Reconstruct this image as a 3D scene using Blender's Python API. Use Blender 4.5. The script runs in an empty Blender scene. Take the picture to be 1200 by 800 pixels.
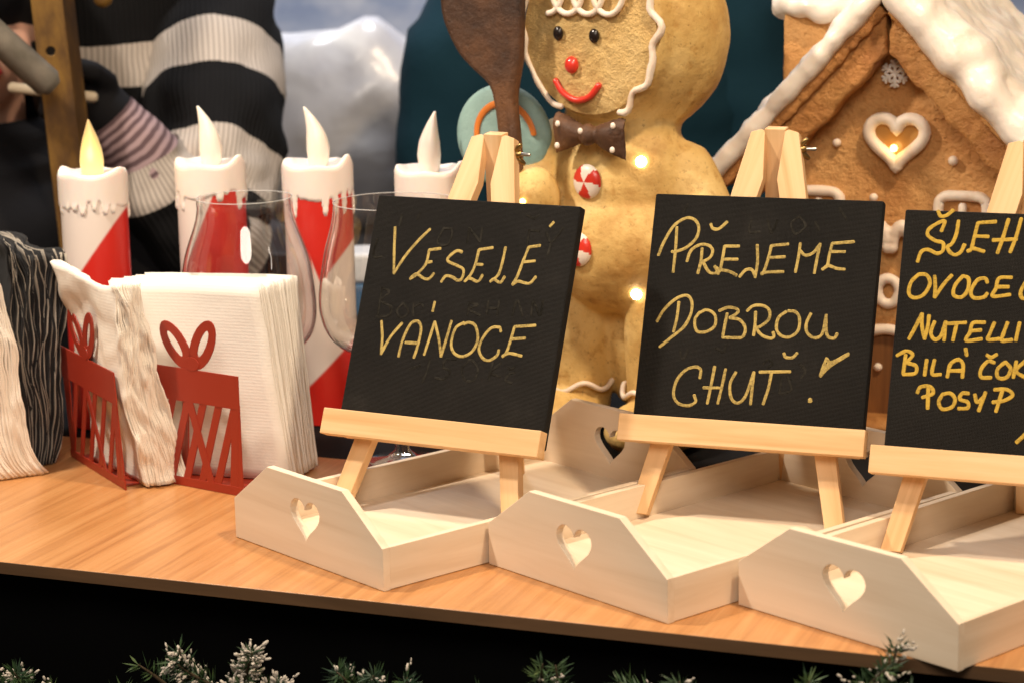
import bpy, math, random
from math import sin, cos, pi, radians, sqrt, atan2
from mathutils import Vector, Matrix, noise
V = Vector
random.seed(7)
scene = bpy.context.scene
COL = scene.collection

# ---------------------------------------------------------------- camera
CAM_H, PITCH, ROLL = 0.53825, 0.207615, -0.0200157
cd = bpy.data.cameras.new('camera'); cam = bpy.data.objects.new('camera', cd); COL.objects.link(cam)
fwd = V((0, cos(PITCH), -sin(PITCH))); up0 = V((0, sin(PITCH), cos(PITCH))); rt0 = V((1, 0, 0))
rt = rt0*cos(ROLL) + up0*sin(ROLL); up = up0*cos(ROLL) - rt0*sin(ROLL)
cam.matrix_world = Matrix(((rt.x, up.x, -fwd.x, 0), (rt.y, up.y, -fwd.y, 0), (rt.z, up.z, -fwd.z, CAM_H), (0, 0, 0, 1)))
cd.sensor_width = 36; cd.lens = 36*2657.45/1200; cd.clip_start = .05; cd.clip_end = 100
cd.dof.use_dof = True; cd.dof.focus_distance = 1.86; cd.dof.aperture_fstop = 8
scene.camera = cam

# ---------------------------------------------------------------- light
world = bpy.data.worlds.new('World'); scene.world = world; world.use_nodes = True
bg = world.node_tree.nodes['Background']; bg.inputs[0].default_value = (1, .80, .62, 1); bg.inputs[1].default_value = .12
def area(name, loc, target, size, power, col):
    l = bpy.data.lights.new(name, 'AREA'); l.size = size; l.energy = power; l.color = col; l.shape = 'DISK'
    o = bpy.data.objects.new(name, l); COL.objects.link(o); o.location = loc
    o.rotation_euler = (V(target)-V(loc)).to_track_quat('-Z', 'Y').to_euler(); return o
area('left_lamp', (-.80, 1.72, 1.25), (.05, 1.9, .05), .10, 17, (1, .86, .70))
area('ceiling_lamp', (.70, 1.20, 1.75), (.15, 1.95, 0), .16, 26, (1, .78, .54))
area('backdrop_fill', (-.2, 3.25, 1.9), (-.2, 4.2, .25), .5, 30, (.92, .94, 1))  # unseen light, added to brighten the back wall and the bag
area('fill_lamp', (-.05, .15, 1.35), (.10, 2.0, .1), .8, 17, (1, .87, .74))
scene.view_settings.view_transform = 'Standard'; scene.view_settings.look = 'None'
scene.view_settings.exposure = .22; scene.view_settings.gamma = 1
scene.cycles.max_bounces = 8; scene.cycles.transmission_bounces = 8; scene.cycles.transparent_max_bounces = 8
scene.cycles.caustics_refractive = False; scene.cycles.caustics_reflective = False

# ---------------------------------------------------------------- helpers
def set_props(o, label=None, cat=None, group=None, kind=None):
    if label: o['label'] = label
    if cat: o['category'] = cat
    if group: o['group'] = group
    if kind: o['kind'] = kind
    return o
def thing(name, label, cat, loc=(0, 0, 0), yaw=0, group=None):
    o = bpy.data.objects.new(name, None); o.empty_display_size = .02; COL.objects.link(o)
    o.location = loc; o.rotation_euler = (0, 0, yaw)
    return set_props(o, label, cat, group)
def copy_tree(o, parent=None):
    c = o.copy(); COL.objects.link(c); c.parent = parent
    for ch in list(o.children): copy_tree(ch, c)
    return c
def fbm(p, s=1.0, o=3): return noise.fractal(V(p)*s, 1.0, 2.0, o)
def smooth_path(pts, k=5, closed=False):
    P = [V(p) for p in pts]; n = len(P)
    if n < 3: return [P[0].lerp(P[-1], i/3) for i in range(4)]
    out = []
    rng = range(n) if closed else range(n-1)
    for i in rng:
        a = P[(i-1) % n] if (closed or i > 0) else P[0]*2-P[1]
        b, c = P[i], P[(i+1) % n]
        d = P[(i+2) % n] if (closed or i+2 < n) else P[-1]*2-P[-2]
        for j in range(k):
            t = j/k
            out.append(.5*((2*b)+(c-a)*t+(2*a-5*b+4*c-d)*t*t+(3*b-a-3*c+d)*t**3))
    if not closed: out.append(P[-1])
    return out
class G:
    def __init__(s): s.v = []; s.f = []; s.uv = None; s.mi = []
    def add(s, vs, fs, mi=0):
        b = len(s.v); s.v += [tuple(p) for p in vs]; s.f += [tuple(i+b for i in f) for f in fs]; s.mi += [mi]*len(fs)
        return s
    def box(s, a, b, M=None, mi=0):
        vs = [V((x, y, z)) for z in (a[2], b[2]) for y in (a[1], b[1]) for x in (a[0], b[0])]
        if M: vs = [M @ p for p in vs]
        return s.add(vs, [(0, 2, 3, 1), (4, 5, 7, 6), (0, 1, 5, 4), (2, 6, 7, 3), (0, 4, 6, 2), (1, 3, 7, 5)], mi)
    def grid(s, rows, cu=False, cv=False, mi=0, flip=False):
        n, m = len(rows), len(rows[0]); vs = [p for r in rows for p in r]; fs = []
        for i in range(n if cv else n-1):
            for j in range(m if cu else m-1):
                q = (i*m+j, i*m+(j+1) % m, ((i+1) % n)*m+(j+1) % m, ((i+1) % n)*m+j)
                fs.append(q[::-1] if flip else q)
        return s.add(vs, fs, mi)
    def cap(s, ring, flip=False, mi=0):
        n = len(ring); f = tuple(range(n)); return s.add(ring, [f[::-1] if flip else f], mi)
    def tube(s, pts, r, seg=8, closed=False, ry=None, upv=(0, 0, 1), mi=0):
        P = [V(p) for p in pts]; n = len(P); rows = []
        R = r if hasattr(r, '__len__') else [r]*n
        RY = R if ry is None else (ry if hasattr(ry, '__len__') else [ry]*n)
        T = [(P[(i+1) % n]-P[i-1] if closed else P[min(i+1, n-1)]-P[max(i-1, 0)]).normalized() for i in range(n)]
        a = V(upv).cross(T[0])
        if a.length < 1e-3: a = V((1, 0, 0)).cross(T[0])
        a.normalize()
        for i in range(n):
            if ry is not None: a = V(upv).cross(T[i]) if V(upv).cross(T[i]).length > 1e-3 else a
            a = (a-T[i]*a.dot(T[i])).normalized(); b = T[i].cross(a)
            rows.append([P[i]+a*(R[i]*cos(2*pi*j/seg))+b*(RY[i]*sin(2*pi*j/seg)) for j in range(seg)])
        if closed: s.grid(rows, cu=True, cv=True, mi=mi)
        else:
            e0 = [P[0]-T[0]*R[0]*.5+(q-P[0])*.6 for q in rows[0]]; e1 = [P[-1]+T[-1]*R[-1]*.5+(q-P[-1])*.6 for q in rows[-1]]
            rows = [e0]+rows+[e1]; s.grid(rows, cu=True, mi=mi); s.cap(e0, True, mi); s.cap(e1, False, mi)
        return s
    def ball(s, c, r, seg=16, rings=10, M=None, mi=0):
        r = r if hasattr(r, '__len__') else (r, r, r); vs = []
        for i in range(rings+1):
            t = pi*i/rings
            for j in range(seg):
                p = V((r[0]*sin(t)*cos(2*pi*j/seg), r[1]*sin(t)*sin(2*pi*j/seg), r[2]*cos(t)))
                vs.append((M @ p if M else p)+V(c))
        fs = [(i*seg+j, (i+1)*seg+j, (i+1)*seg+(j+1) % seg, i*seg+(j+1) % seg) for i in range(rings) for j in range(seg)]
        return s.add(vs, fs, mi)
    def capsule(s, a, b, ra, rb, seg=14):
        a, b = V(a), V(b); d = (b-a).normalized(); P = []; R = []
        for k in range(5): t = pi/2*(1-k/4); P.append(a-d*ra*sin(t)); R.append(max(ra*cos(t), 1e-4))
        for k in range(1, 5): t = pi/2*k/4; P.append(b+d*rb*sin(t)); R.append(max(rb*cos(t), 1e-4))
        P.insert(5, (a+b)/2); R.insert(5, (ra+rb)/2)
        return s.tube(P, R, seg)
    def lathe(s, prof, seg=48, c=(0, 0, 0), closed=False):
        rows = [[V((r*cos(2*pi*j/seg), r*sin(2*pi*j/seg), z))+V(c) for j in range(seg)] for r, z in prof]
        return s.grid(rows, cu=True, cv=closed)
    def obj(s, name, mats, parent=None, smooth=True, bevel=0, remesh=0, disp=0, dsize=.02, smooth_it=0, solid=0, sub=0, label=None, kind=None, angle=None):
        me = bpy.data.meshes.new(name); me.from_pydata(s.v, [], s.f)
        if not isinstance(mats, (list, tuple)): mats = [mats]
        for m in mats: me.materials.append(m)
        if len(mats) > 1: me.polygons.foreach_set('material_index', s.mi)
        me.polygons.foreach_set('use_smooth', [smooth]*len(me.polygons)); me.update()
        o = bpy.data.objects.new(name, me); COL.objects.link(o); o.parent = parent
        if remesh:
            m = o.modifiers.new('remesh', 'REMESH'); m.mode = 'VOXEL'; m.voxel_size = remesh; m.use_smooth_shade = True
            if smooth_it: m = o.modifiers.new('smooth', 'SMOOTH'); m.iterations = smooth_it; m.factor = .6
        if solid: m = o.modifiers.new('solid', 'SOLIDIFY'); m.thickness = solid; m.offset = 0
        if sub: m = o.modifiers.new('sub', 'SUBSURF'); m.levels = sub; m.render_levels = sub
        if disp:
            t = bpy.data.textures.new(name, 'CLOUDS'); t.noise_scale = dsize; t.noise_depth = 3
            m = o.modifiers.new('disp', 'DISPLACE'); m.texture = t; m.strength = disp; m.texture_coords = 'LOCAL'
        if bevel:
            m = o.modifiers.new('bevel', 'BEVEL'); m.width = bevel; m.segments = 2; m.limit_method = 'ANGLE'; m.harden_normals = False
            m = o.modifiers.new('wn', 'WEIGHTED_NORMAL'); m.keep_sharp = False
            me.polygons.foreach_set('use_smooth', [True]*len(me.polygons))
        return set_props(o, label, None, None, kind)
def outline(name, loops, depth, mat, parent=None, bevel=.0006, M=None, label=None):
    """extruded flat shape with holes: loops in (x, z); front face at y = 0, back at y = depth"""
    cu = bpy.data.curves.new(name, 'CURVE'); cu.dimensions = '2D'; cu.fill_mode = 'BOTH'
    cu.extrude = max(depth/2-bevel, 1e-5); cu.bevel_depth = bevel; cu.bevel_resolution = 1; cu.offset = -bevel
    for L in loops:
        sp = cu.splines.new('POLY'); sp.points.add(len(L)-1); sp.use_cyclic_u = True
        for p, q in zip(sp.points, L): p.co = (q[0], q[1], 0, 1)
    t = bpy.data.objects.new('tmp', cu); COL.objects.link(t); bpy.context.view_layer.update()
    me = bpy.data.meshes.new_from_object(t.evaluated_get(bpy.context.evaluated_depsgraph_get()))
    bpy.data.objects.remove(t); bpy.data.curves.remove(cu)
    R = Matrix(((1, 0, 0, 0), (0, 0, -1, depth/2), (0, 1, 0, 0), (0, 0, 0, 1)))
    me.transform(M @ R if M else R); me.materials.clear(); me.materials.append(mat); me.name = name
    me.polygons.foreach_set('use_smooth', [False]*len(me.polygons))
    o = bpy.data.objects.new(name, me); COL.objects.link(o); o.parent = parent
    return set_props(o, label)
def bar(name, p0, p1, w, d, mat, parent, face=(0, -1, 0), bevel=.0008):
    """a straight batten from p0 to p1, wide side turned to `face`; own local frame so that the grain runs along it"""
    p0, p1 = V(p0), V(p1); z = (p1-p0).normalized(); y = -(V(face)-z*V(face).dot(z)).normalized(); x = y.cross(z)
    L = (p1-p0).length
    o = G().box((-w/2, -d/2, 0), (w/2, d/2, L)).obj(name, mat, parent, bevel=bevel)
    o.matrix_local = Matrix(((x.x, y.x, z.x, p0.x), (x.y, y.y, z.y, p0.y), (x.z, y.z, z.z, p0.z), (0, 0, 0, 1)))
    return o
def heart(cx, tip, w, h, n=36):
    pts = []
    for i in range(n):
        t = 2*pi*i/n
        x = 16*sin(t)**3; y = 13*cos(t)-5*cos(2*t)-2*cos(3*t)-cos(4*t)
        pts.append((cx+x/32*w, tip+(y+17)/29*h))
    return pts

# ---------------------------------------------------------------- materials
def mat(name, col=(.8, .8, .8), rough=.5, metal=0, **kw):
    m = bpy.data.materials.new(name); m.use_nodes = True; b = m.node_tree.nodes['Principled BSDF']
    b.inputs['Base Color'].default_value = (*col, 1); b.inputs['Roughness'].default_value = rough; b.inputs['Metallic'].default_value = metal
    for k, v in kw.items():
        k = {'emit': 'Emission Color', 'estr': 'Emission Strength', 'sss': 'Subsurface Weight', 'trans': 'Transmission Weight', 'spec': 'Specular IOR Level', 'coat': 'Coat Weight', 'sheen': 'Sheen Weight', 'alpha': 'Alpha'}[k]
        b.inputs[k].default_value = (*v, 1) if hasattr(v, '__len__') else v
    if 'sss' in kw: b.inputs['Subsurface Radius'].default_value = (1, .5, .3); b.inputs['Subsurface Scale'].default_value = .006
    return m
class N:
    def __init__(s, m): s.m = m; s.t = m.node_tree; s.b = s.t.nodes['Principled BSDF']
    def node(s, ty, **kw):
        n = s.t.nodes.new(ty)
        for k, v in kw.items():
            if k[0] == 'i' and k[1:].isdigit(): n.inputs[int(k[1:])].default_value = v
            else: setattr(n, k, v)
        return n
    def link(s, a, b): s.t.links.new(a, b)
    def coord(s, scale=(1, 1, 1), kind='Object', rot=(0, 0, 0)):
        c = s.node('ShaderNodeTexCoord'); m = s.node('ShaderNodeMapping'); m.inputs['Scale'].default_value = scale; m.inputs['Rotation'].default_value = rot
        s.link(c.outputs[kind], m.inputs[0])
        if kind == 'Object':
            i = s.node('ShaderNodeObjectInfo'); a = s.node('ShaderNodeVectorMath', operation='MULTIPLY_ADD')
            cb = s.node('ShaderNodeCombineXYZ'); s.link(i.outputs['Random'], cb.inputs[0]); s.link(i.outputs['Random'], cb.inputs[1]); s.link(i.outputs['Random'], cb.inputs[2])
            a.inputs[1].default_value = (9, 5, 7); s.link(cb.outputs[0], a.inputs[0]); s.link(m.outputs[0], a.inputs[2]); return a.outputs[0]
        return m.outputs[0]
    def noise(s, vec, scale=5, detail=4, rough=.55, dist=0):
        n = s.node('ShaderNodeTexNoise'); n.inputs['Scale'].default_value = scale; n.inputs['Detail'].default_value = detail
        n.inputs['Roughness'].default_value = rough; n.inputs['Distortion'].default_value = dist; s.link(vec, n.inputs['Vector']); return n.outputs[0]
    def ramp(s, fac, stops, interp='LINEAR'):
        n = s.node('ShaderNodeValToRGB'); r = n.color_ramp; r.interpolation = interp
        while len(r.elements) < len(stops): r.elements.new(.5)
        for e, (p, c) in zip(r.elements, stops): e.position = p; e.color = (*c, 1) if len(c) == 3 else c
        s.link(fac, n.inputs[0]); return n.outputs[0]
    def mix(s, fac, a, b, blend='MIX'):
        n = s.node('ShaderNodeMix', data_type='RGBA', blend_type=blend)
        if isinstance(fac, (int, float)): n.inputs[0].default_value = fac
        else: s.link(fac, n.inputs[0])
        for x, i in ((a, 6), (b, 7)):
            if hasattr(x, 'is_linked'): s.link(x, n.inputs[i])
            else: n.inputs[i].default_value = (*x, 1)
        return n.outputs[2]
    def math(s, op, a, b=None):
        n = s.node('ShaderNodeMath', operation=op)
        for x, i in ((a, 0), (b, 1)):
            if x is None: continue
            if isinstance(x, (int, float)): n.inputs[i].default_value = x
            else: s.link(x, n.inputs[i])
        return n.outputs[0]
    def color(s, c): s.link(c, s.b.inputs['Base Color']); return s
    def rough(s, fac, a, b):
        n = s.node('ShaderNodeMapRange'); n.inputs[3].default_value = a; n.inputs[4].default_value = b; s.link(fac, n.inputs[0]); s.link(n.outputs[0], s.b.inputs['Roughness']); return s
    def bump(s, *hs):
        prev = None
        for h, dist, st in hs:
            n = s.node('ShaderNodeBump'); n.inputs['Distance'].default_value = dist; n.inputs['Strength'].default_value = st; s.link(h, n.inputs['Height'])
            if prev: s.link(prev, n.inputs['Normal'])
            prev = n.outputs[0]
        s.link(prev, s.b.inputs['Normal']); return s
def wood(name, c0, c1, c2, scale=(60, 60, 2.2), rough=.5, grain=1.0, knots=False):
    """grain along the local axis with the smallest scale"""
    m = mat(name, c0, rough); n = N(m); v = n.coord(scale)
    a = n.noise(v, 1.0, 5, .6, .6); b = n.noise(v, 4.5, 3, .5)
    lo = n.noise(n.coord(tuple(x*.12 for x in scale)), 1.0, 3)
    c = n.ramp(a, [(.30, c2), (.50, c0), (.72, c1)]); c = n.mix(n.math('MULTIPLY', b, .35*grain), c, c2); c = n.mix(n.math('MULTIPLY', lo, .35), c, c1)
    n.color(c).rough(b, rough-.08, rough+.12).bump((b, .0004, .35*grain))
    return m
M_tray = wood('poplar_plywood', (.73, .60, .45), (.79, .67, .52), (.64, .50, .35), (60, 5, 60), .55, .35)
M_trayx = wood('poplar_plywood_cross', (.73, .60, .45), (.79, .67, .52), (.64, .50, .35), (4, 60, 60), .55, .35)
M_pine = wood('pine', (.72, .45, .22), (.80, .55, .31), (.55, .30, .11), (70, 70, 3), .5, .8)
M_pinex = wood('pine_cross', (.72, .45, .22), (.80, .55, .31), (.60, .34, .14), (3, 70, 70), .5, .7)
M_top = wood('oak_laminate', (.50, .230, .080), (.60, .315, .128), (.33, .132, .040), (105, 3.4, 105), .30, 1.2)
M_edge_shade = wood('oak_edge_shaded', (.115, .062, .028), (.16, .085, .04), (.075, .04, .018), (5, 40, 40), .5, .8)  # shade of the vertical front edge is put into this darker oak colour
M_black = mat('black_laminate', (.004, .004, .0045), .8, spec=.15)
M_cloth = mat('black_cloth', (.0015, .0015, .0017), .95, spec=.1)
M_brass = mat('antique_brass', (.42, .27, .10), .35, 1)
M_steel = mat('steel', (.55, .52, .48), .3, 1)
def m_canvas():
    m = mat('black_canvas', (.010, .009, .008), .78, spec=.25); n = N(m); v = n.coord((1, 1, 1))
    w1 = n.node('ShaderNodeTexWave', wave_type='BANDS', bands_direction='X'); w1.inputs['Scale'].default_value = 260; w1.inputs['Distortion'].default_value = 1.2; w1.inputs['Detail Scale'].default_value = 3
    w2 = n.node('ShaderNodeTexWave', wave_type='BANDS', bands_direction='Z'); w2.inputs['Scale'].default_value = 300; w2.inputs['Distortion'].default_value = 1.2; w2.inputs['Detail Scale'].default_value = 3
    n.link(v, w1.inputs[0]); n.link(v, w2.inputs[0])
    h = n.math('ADD', w1.outputs['Fac'], n.math('MULTIPLY', w2.outputs['Fac'], 1.4)); sm = n.noise(v, 14, 4, .6); fi = n.noise(v, 900, 2)
    c = n.ramp(sm, [(.35, (.006, .0055, .005)), (.62, (.011, .010, .009)), (.8, (.026, .024, .021))])
    c = n.mix(n.math('MULTIPLY', n.ramp(fi, [(.62, (0, 0, 0)), (.75, (1, 1, 1))]), .25), c, (.07, .065, .055))
    n.color(c).bump((h, .0005, .85)); return m
M_canvas = m_canvas()
def m_ink(name, col, cov):
    m = mat(name, col, .6, spec=.25); n = N(m); v = n.coord((1, 1, 1)); a = n.noise(v, 500, 3, .6); b = n.noise(v, 60, 2)
    w2 = n.node('ShaderNodeTexWave', wave_type='BANDS', bands_direction='Z'); w2.inputs['Scale'].default_value = 300; w2.inputs['Distortion'].default_value = 1.2; n.link(v, w2.inputs[0])
    f = n.math('ADD', n.math('MULTIPLY', a, .7), n.math('ADD', n.math('MULTIPLY', b, .50), n.math('MULTIPLY', w2.outputs['Fac'], .25)))
    n.color(n.ramp(f, [(cov-.08, tuple(c*.28 for c in col)), (cov+.06, col), (.95, tuple(min(1, c*1.35) for c in col))])).bump((w2.outputs['Fac'], .0003, .5)); return m
M_gold = m_ink('gold_marker', (.39, .285, .085), .62); M_gold2 = m_ink('yellow_gold_marker', (.42, .27, .035), .55)
M_ghost = m_ink('wiped_marker', (.027, .025, .021), .70); M_ghost.node_tree.nodes['Principled BSDF'].inputs['Roughness'].default_value = .95; M_ghost.node_tree.nodes['Principled BSDF'].inputs['Specular IOR Level'].default_value = .05
def m_paper(name, col, emb=1.0, sss=.0):
    m = mat(name, col, .85); n = N(m); v = n.coord((1, 1, 1))
    w = n.node('ShaderNodeTexWave', wave_type='BANDS', bands_direction='Z'); w.inputs['Scale'].default_value = 110; w.inputs['Distortion'].default_value = 3; w.inputs['Detail'].default_value = 3; w.inputs['Detail Scale'].default_value = 6
    n.link(v, w.inputs[0]); a = n.noise(v, 9, 4); f = n.noise(v, 260, 3)
    n.color(n.mix(n.math('MULTIPLY', a, .3), col, tuple(c*.84 for c in col))).bump((w.outputs['Fac'], .0004, .35*emb), (f, .0006, .35)); return m
M_napkin = m_paper('white_napkin', (.81, .77, .71), .45); M_cream = m_paper('cream_napkin', (.80, .66, .50), .3); M_crepe = m_paper('crepe_napkin', (.84, .78, .69), .5)
M_blacknap = m_paper('black_napkin', (.016, .016, .018), .3); M_greynap = m_paper('grey_napkin_edge', (.36, .32, .27), .3)
def m_red():
    m = mat('red_painted_steel', (.31, .028, .012), .42); n = N(m); f = n.noise(n.coord((1, 1, 1)), 400, 2); n.bump((f, .0002, .3)); return m
M_red = m_red()
M_wax = mat('white_wax', (.86, .76, .70), .35, sss=.25)
def m_candle():
    m = mat('candle_print', (.8, .7, .6), .32, coat=.15); n = N(m); a = n.node('ShaderNodeVertexColor', layer_name='paint'); n.color(a.outputs['Color']); return m
M_candle = m_candle()
M_flame = mat('unlit_flame', (.86, .78, .70), .3, sss=.3)
def m_lit():
    m = mat('lit_flame', (.30, .20, .07), .35); n = N(m); c = n.node('ShaderNodeTexCoord'); sp = n.node('ShaderNodeSeparateXYZ'); n.link(c.outputs['Generated'], sp.inputs[0])
    col = n.ramp(sp.outputs[2], [(0, (1, .62, .16)), (.22, (1, .80, .30)), (.6, (1, .72, .28)), (1, (.95, .62, .28))]); n.link(col, n.b.inputs['Emission Color'])
    st = n.ramp(sp.outputs[2], [(0, (.55, .55, .55)), (.2, (1, 1, 1)), (.55, (.7, .7, .7)), (1, (.42, .42, .42))]); n.link(n.math('MULTIPLY', st, .95), n.b.inputs['Emission Strength']); return m
M_lit = m_lit()
M_glass = bpy.data.materials.new('clear_glass'); M_glass.use_nodes = True
def m_thin():
    t = M_glass.node_tree; t.nodes.remove(t.nodes['Principled BSDF']); out = t.nodes['Material Output']
    tr = t.nodes.new('ShaderNodeBsdfTransparent'); tr.inputs[0].default_value = (.965, .965, .96, 1)
    gl = t.nodes.new('ShaderNodeBsdfGlossy'); gl.inputs[0].default_value = (.95, .95, .95, 1); gl.inputs['Roughness'].default_value = .02
    lw = t.nodes.new('ShaderNodeLayerWeight'); pw = t.nodes.new('ShaderNodeMath'); pw.operation = 'POWER'; pw.inputs[1].default_value = 2.3; t.links.new(lw.outputs['Facing'], pw.inputs[0])
    fr = t.nodes.new('ShaderNodeMath'); fr.operation = 'MULTIPLY_ADD'; fr.inputs[1].default_value = .95; fr.inputs[2].default_value = .09; t.links.new(pw.outputs[0], fr.inputs[0]); mx = t.nodes.new('ShaderNodeMixShader')
    t.links.new(fr.outputs[0], mx.inputs[0]); t.links.new(tr.outputs[0], mx.inputs[1]); t.links.new(gl.outputs[0], mx.inputs[2]); t.links.new(mx.outputs[0], out.inputs[0])
m_thin()
def m_dough(name, base, light, dark, pores=1.0, scale=1.0, bump=1.0):
    m = mat(name, base, .62); n = N(m); v = n.coord((scale,)*3)
    a = n.noise(v, 14, 5, .6); b = n.noise(v, 75, 5, .65); p = n.noise(v, 240, 4, .7)
    vo = n.node('ShaderNodeTexVoronoi'); vo.inputs['Scale'].default_value = 130; n.link(v, vo.inputs['Vector'])
    c = n.ramp(a, [(.32, dark), (.5, base), (.7, light)])
    c = n.mix(n.math('MULTIPLY', n.ramp(b, [(.30, (1, 1, 1)), (.46, (0, 0, 0))]), .65*pores), c, dark)
    c = n.mix(n.math('MULTIPLY', n.ramp(p, [(.28, (1, 1, 1)), (.40, (0, 0, 0))]), .75*pores), c, tuple(x*.5 for x in dark))
    n.color(c).bump((b, .004, .5*bump), (p, .0018, .6*bump), (vo.outputs['Distance'], .001, .25*bump)); return m
M_cookie = m_dough('cookie_dough', (.64, .42, .140), (.76, .55, .225), (.42, .22, .05), 1.1, 1.0, .6)
M_cookie_face = m_dough('cookie_face', (.62, .41, .15), (.70, .49, .21), (.45, .27, .09), .7, 1.3, 1.6)
M_ginger = m_dough('gingerbread_wall', (.66, .34, .115), (.73, .41, .15), (.50, .22, .06), .7, 1.1, 2.2)
M_ginger2 = m_dough('gingerbread_roof', (.50, .225, .062), (.59, .30, .095), (.33, .125, .03), .7, 1.1, 2.0)
M_choc = m_dough('chocolate_brown', (.085, .036, .015), (.20, .085, .030), (.022, .009, .005), .8, .8, .9)
M_door = wood('door_grain', (.22, .09, .025), (.32, .14, .04), (.08, .03, .01), (90, 90, 6), .6, 1.6)
def m_icing(name, col, dirt=.5, rough=.4):
    m = mat(name, col, rough, sss=.12); n = N(m); v = n.coord((1, 1, 1)); a = n.noise(v, 26, 5, .6); b = n.noise(v, 140, 3)
    n.color(n.mix(n.math('MULTIPLY', n.ramp(a, [(.30, (1, 1, 1)), (.48, (0, 0, 0))]), dirt), col, (.52, .34, .19))).bump((b, .001, .35), (a, .004, .35)); return m
M_icing = m_icing('piped_icing', (.80, .68, .56), .5, .5); M_snow = m_icing('glossy_icing', (.82, .75, .67), .25, .33)
M_redcandy = mat('red_candy', (.62, .035, .020), .3, coat=.3); M_whitecandy = mat('white_candy', (.84, .74, .64), .35)
M_eye = mat('black_bead', (.012, .007, .006), .25)
M_turq = m_dough('turquoise_sugar', (.27, .42, .39), (.34, .50, .46), (.17, .30, .28), .3, .7, .6)
M_orange = mat('orange_icing', (.75, .22, .035), .45)
M_led = mat('led_bulb', (1, .95, .8), .3, emit=(1, .90, .70), estr=14)
M_led_warm = mat('warm_led_bulb', (1, .8, .4), .3, emit=(1, .66, .22), estr=5)
# handwriting: strokes in millimetres on each board (u right, v up)
WORDS_MERRY = [[(22.1,166.3),(25.1,146.7),(28.8,125.9)],
[(28.8,125.9),(37.1,141.8),(46.9,155.5),(56.5,166.4)],
[(70,150.2),(59.2,148.4)],
[(59.2,148.4),(58.1,135.7),(50.6,125.9),(45.5,122.2)],
[(58,137.2),(63.6,138.3)],
[(45.5,122.2),(50.5,126.8),(58.4,123.6),(63.6,123.4),(67.6,128.5)],
[(90.9,148.5),(85.5,149),(79.3,143.6),(79,139.8),(87.8,136.7),(95,133.5),(95,126.1),(91.3,124),(85.7,126.4),(79.4,126.9),(75.9,121.7)],
[(119.2,154),(106.5,151.4)],
[(106.5,151.4),(105.4,138.8),(102.5,129.4),(98.1,123.6)],
[(105.8,138.8),(112.3,138.9)],
[(98.1,123.6),(102,126.6),(110.5,124.4),(113.9,130.1)],
[(131,155.1),(130.4,142.2),(128.4,131.1),(122.1,125.2)],
[(122.1,125.2),(125.1,127.2),(131.6,124.9),(134.7,130.1)],
[(162.7,158.5),(152.4,156.4)],
[(152.4,156.4),(149.2,143.4),(146.4,131.4),(143.2,123.9)],
[(149.6,143.5),(160.4,145.1)],
[(143.2,123.9),(148.2,127),(158.3,125.9),(163.5,132)],
[(171.6,179),(168.8,175.2)],
[(24.9,84),(28.5,70.4),(30.1,56.1)],
[(30.1,56.1),(36.3,71),(45.3,83.8)],
[(47.4,55.3),(48.4,68.3),(52.9,82.5),(58.3,86.6),(62.9,84.2),(64.7,77),(63.8,64),(62.3,55.6)],
[(51.6,67.6),(62,67.9)],
[(73.1,104.3),(72.6,96)],
[(71.6,58.8),(74.2,74),(76.3,87.4)],
[(76.3,87.4),(82.3,74.7),(88,58.7)],
[(88,58.7),(90.3,75.3),(92,89.2)],
[(104.1,88.8),(97,83.2),(95.4,70.2),(99.9,62.4),(108.4,60.4),(116.5,65.6),(119.6,75.8),(115.6,86.4),(109.1,89.2),(104.3,87.4)],
[(139.8,83.8),(137.6,87.2),(129.9,85.7),(123.6,76.2),(122.3,67),(127.6,60.2),(133.8,59.3),(139.9,63.9),(140.7,68.5)],
[(170.5,91.4),(151.6,88.9)],
[(151.6,88.9),(150.2,78.3),(148.2,67.3),(145,63.4)],
[(151.2,78.4),(163.1,80.2)],
[(145,63.4),(150.3,66.6),(162.5,65.3)]]
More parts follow.
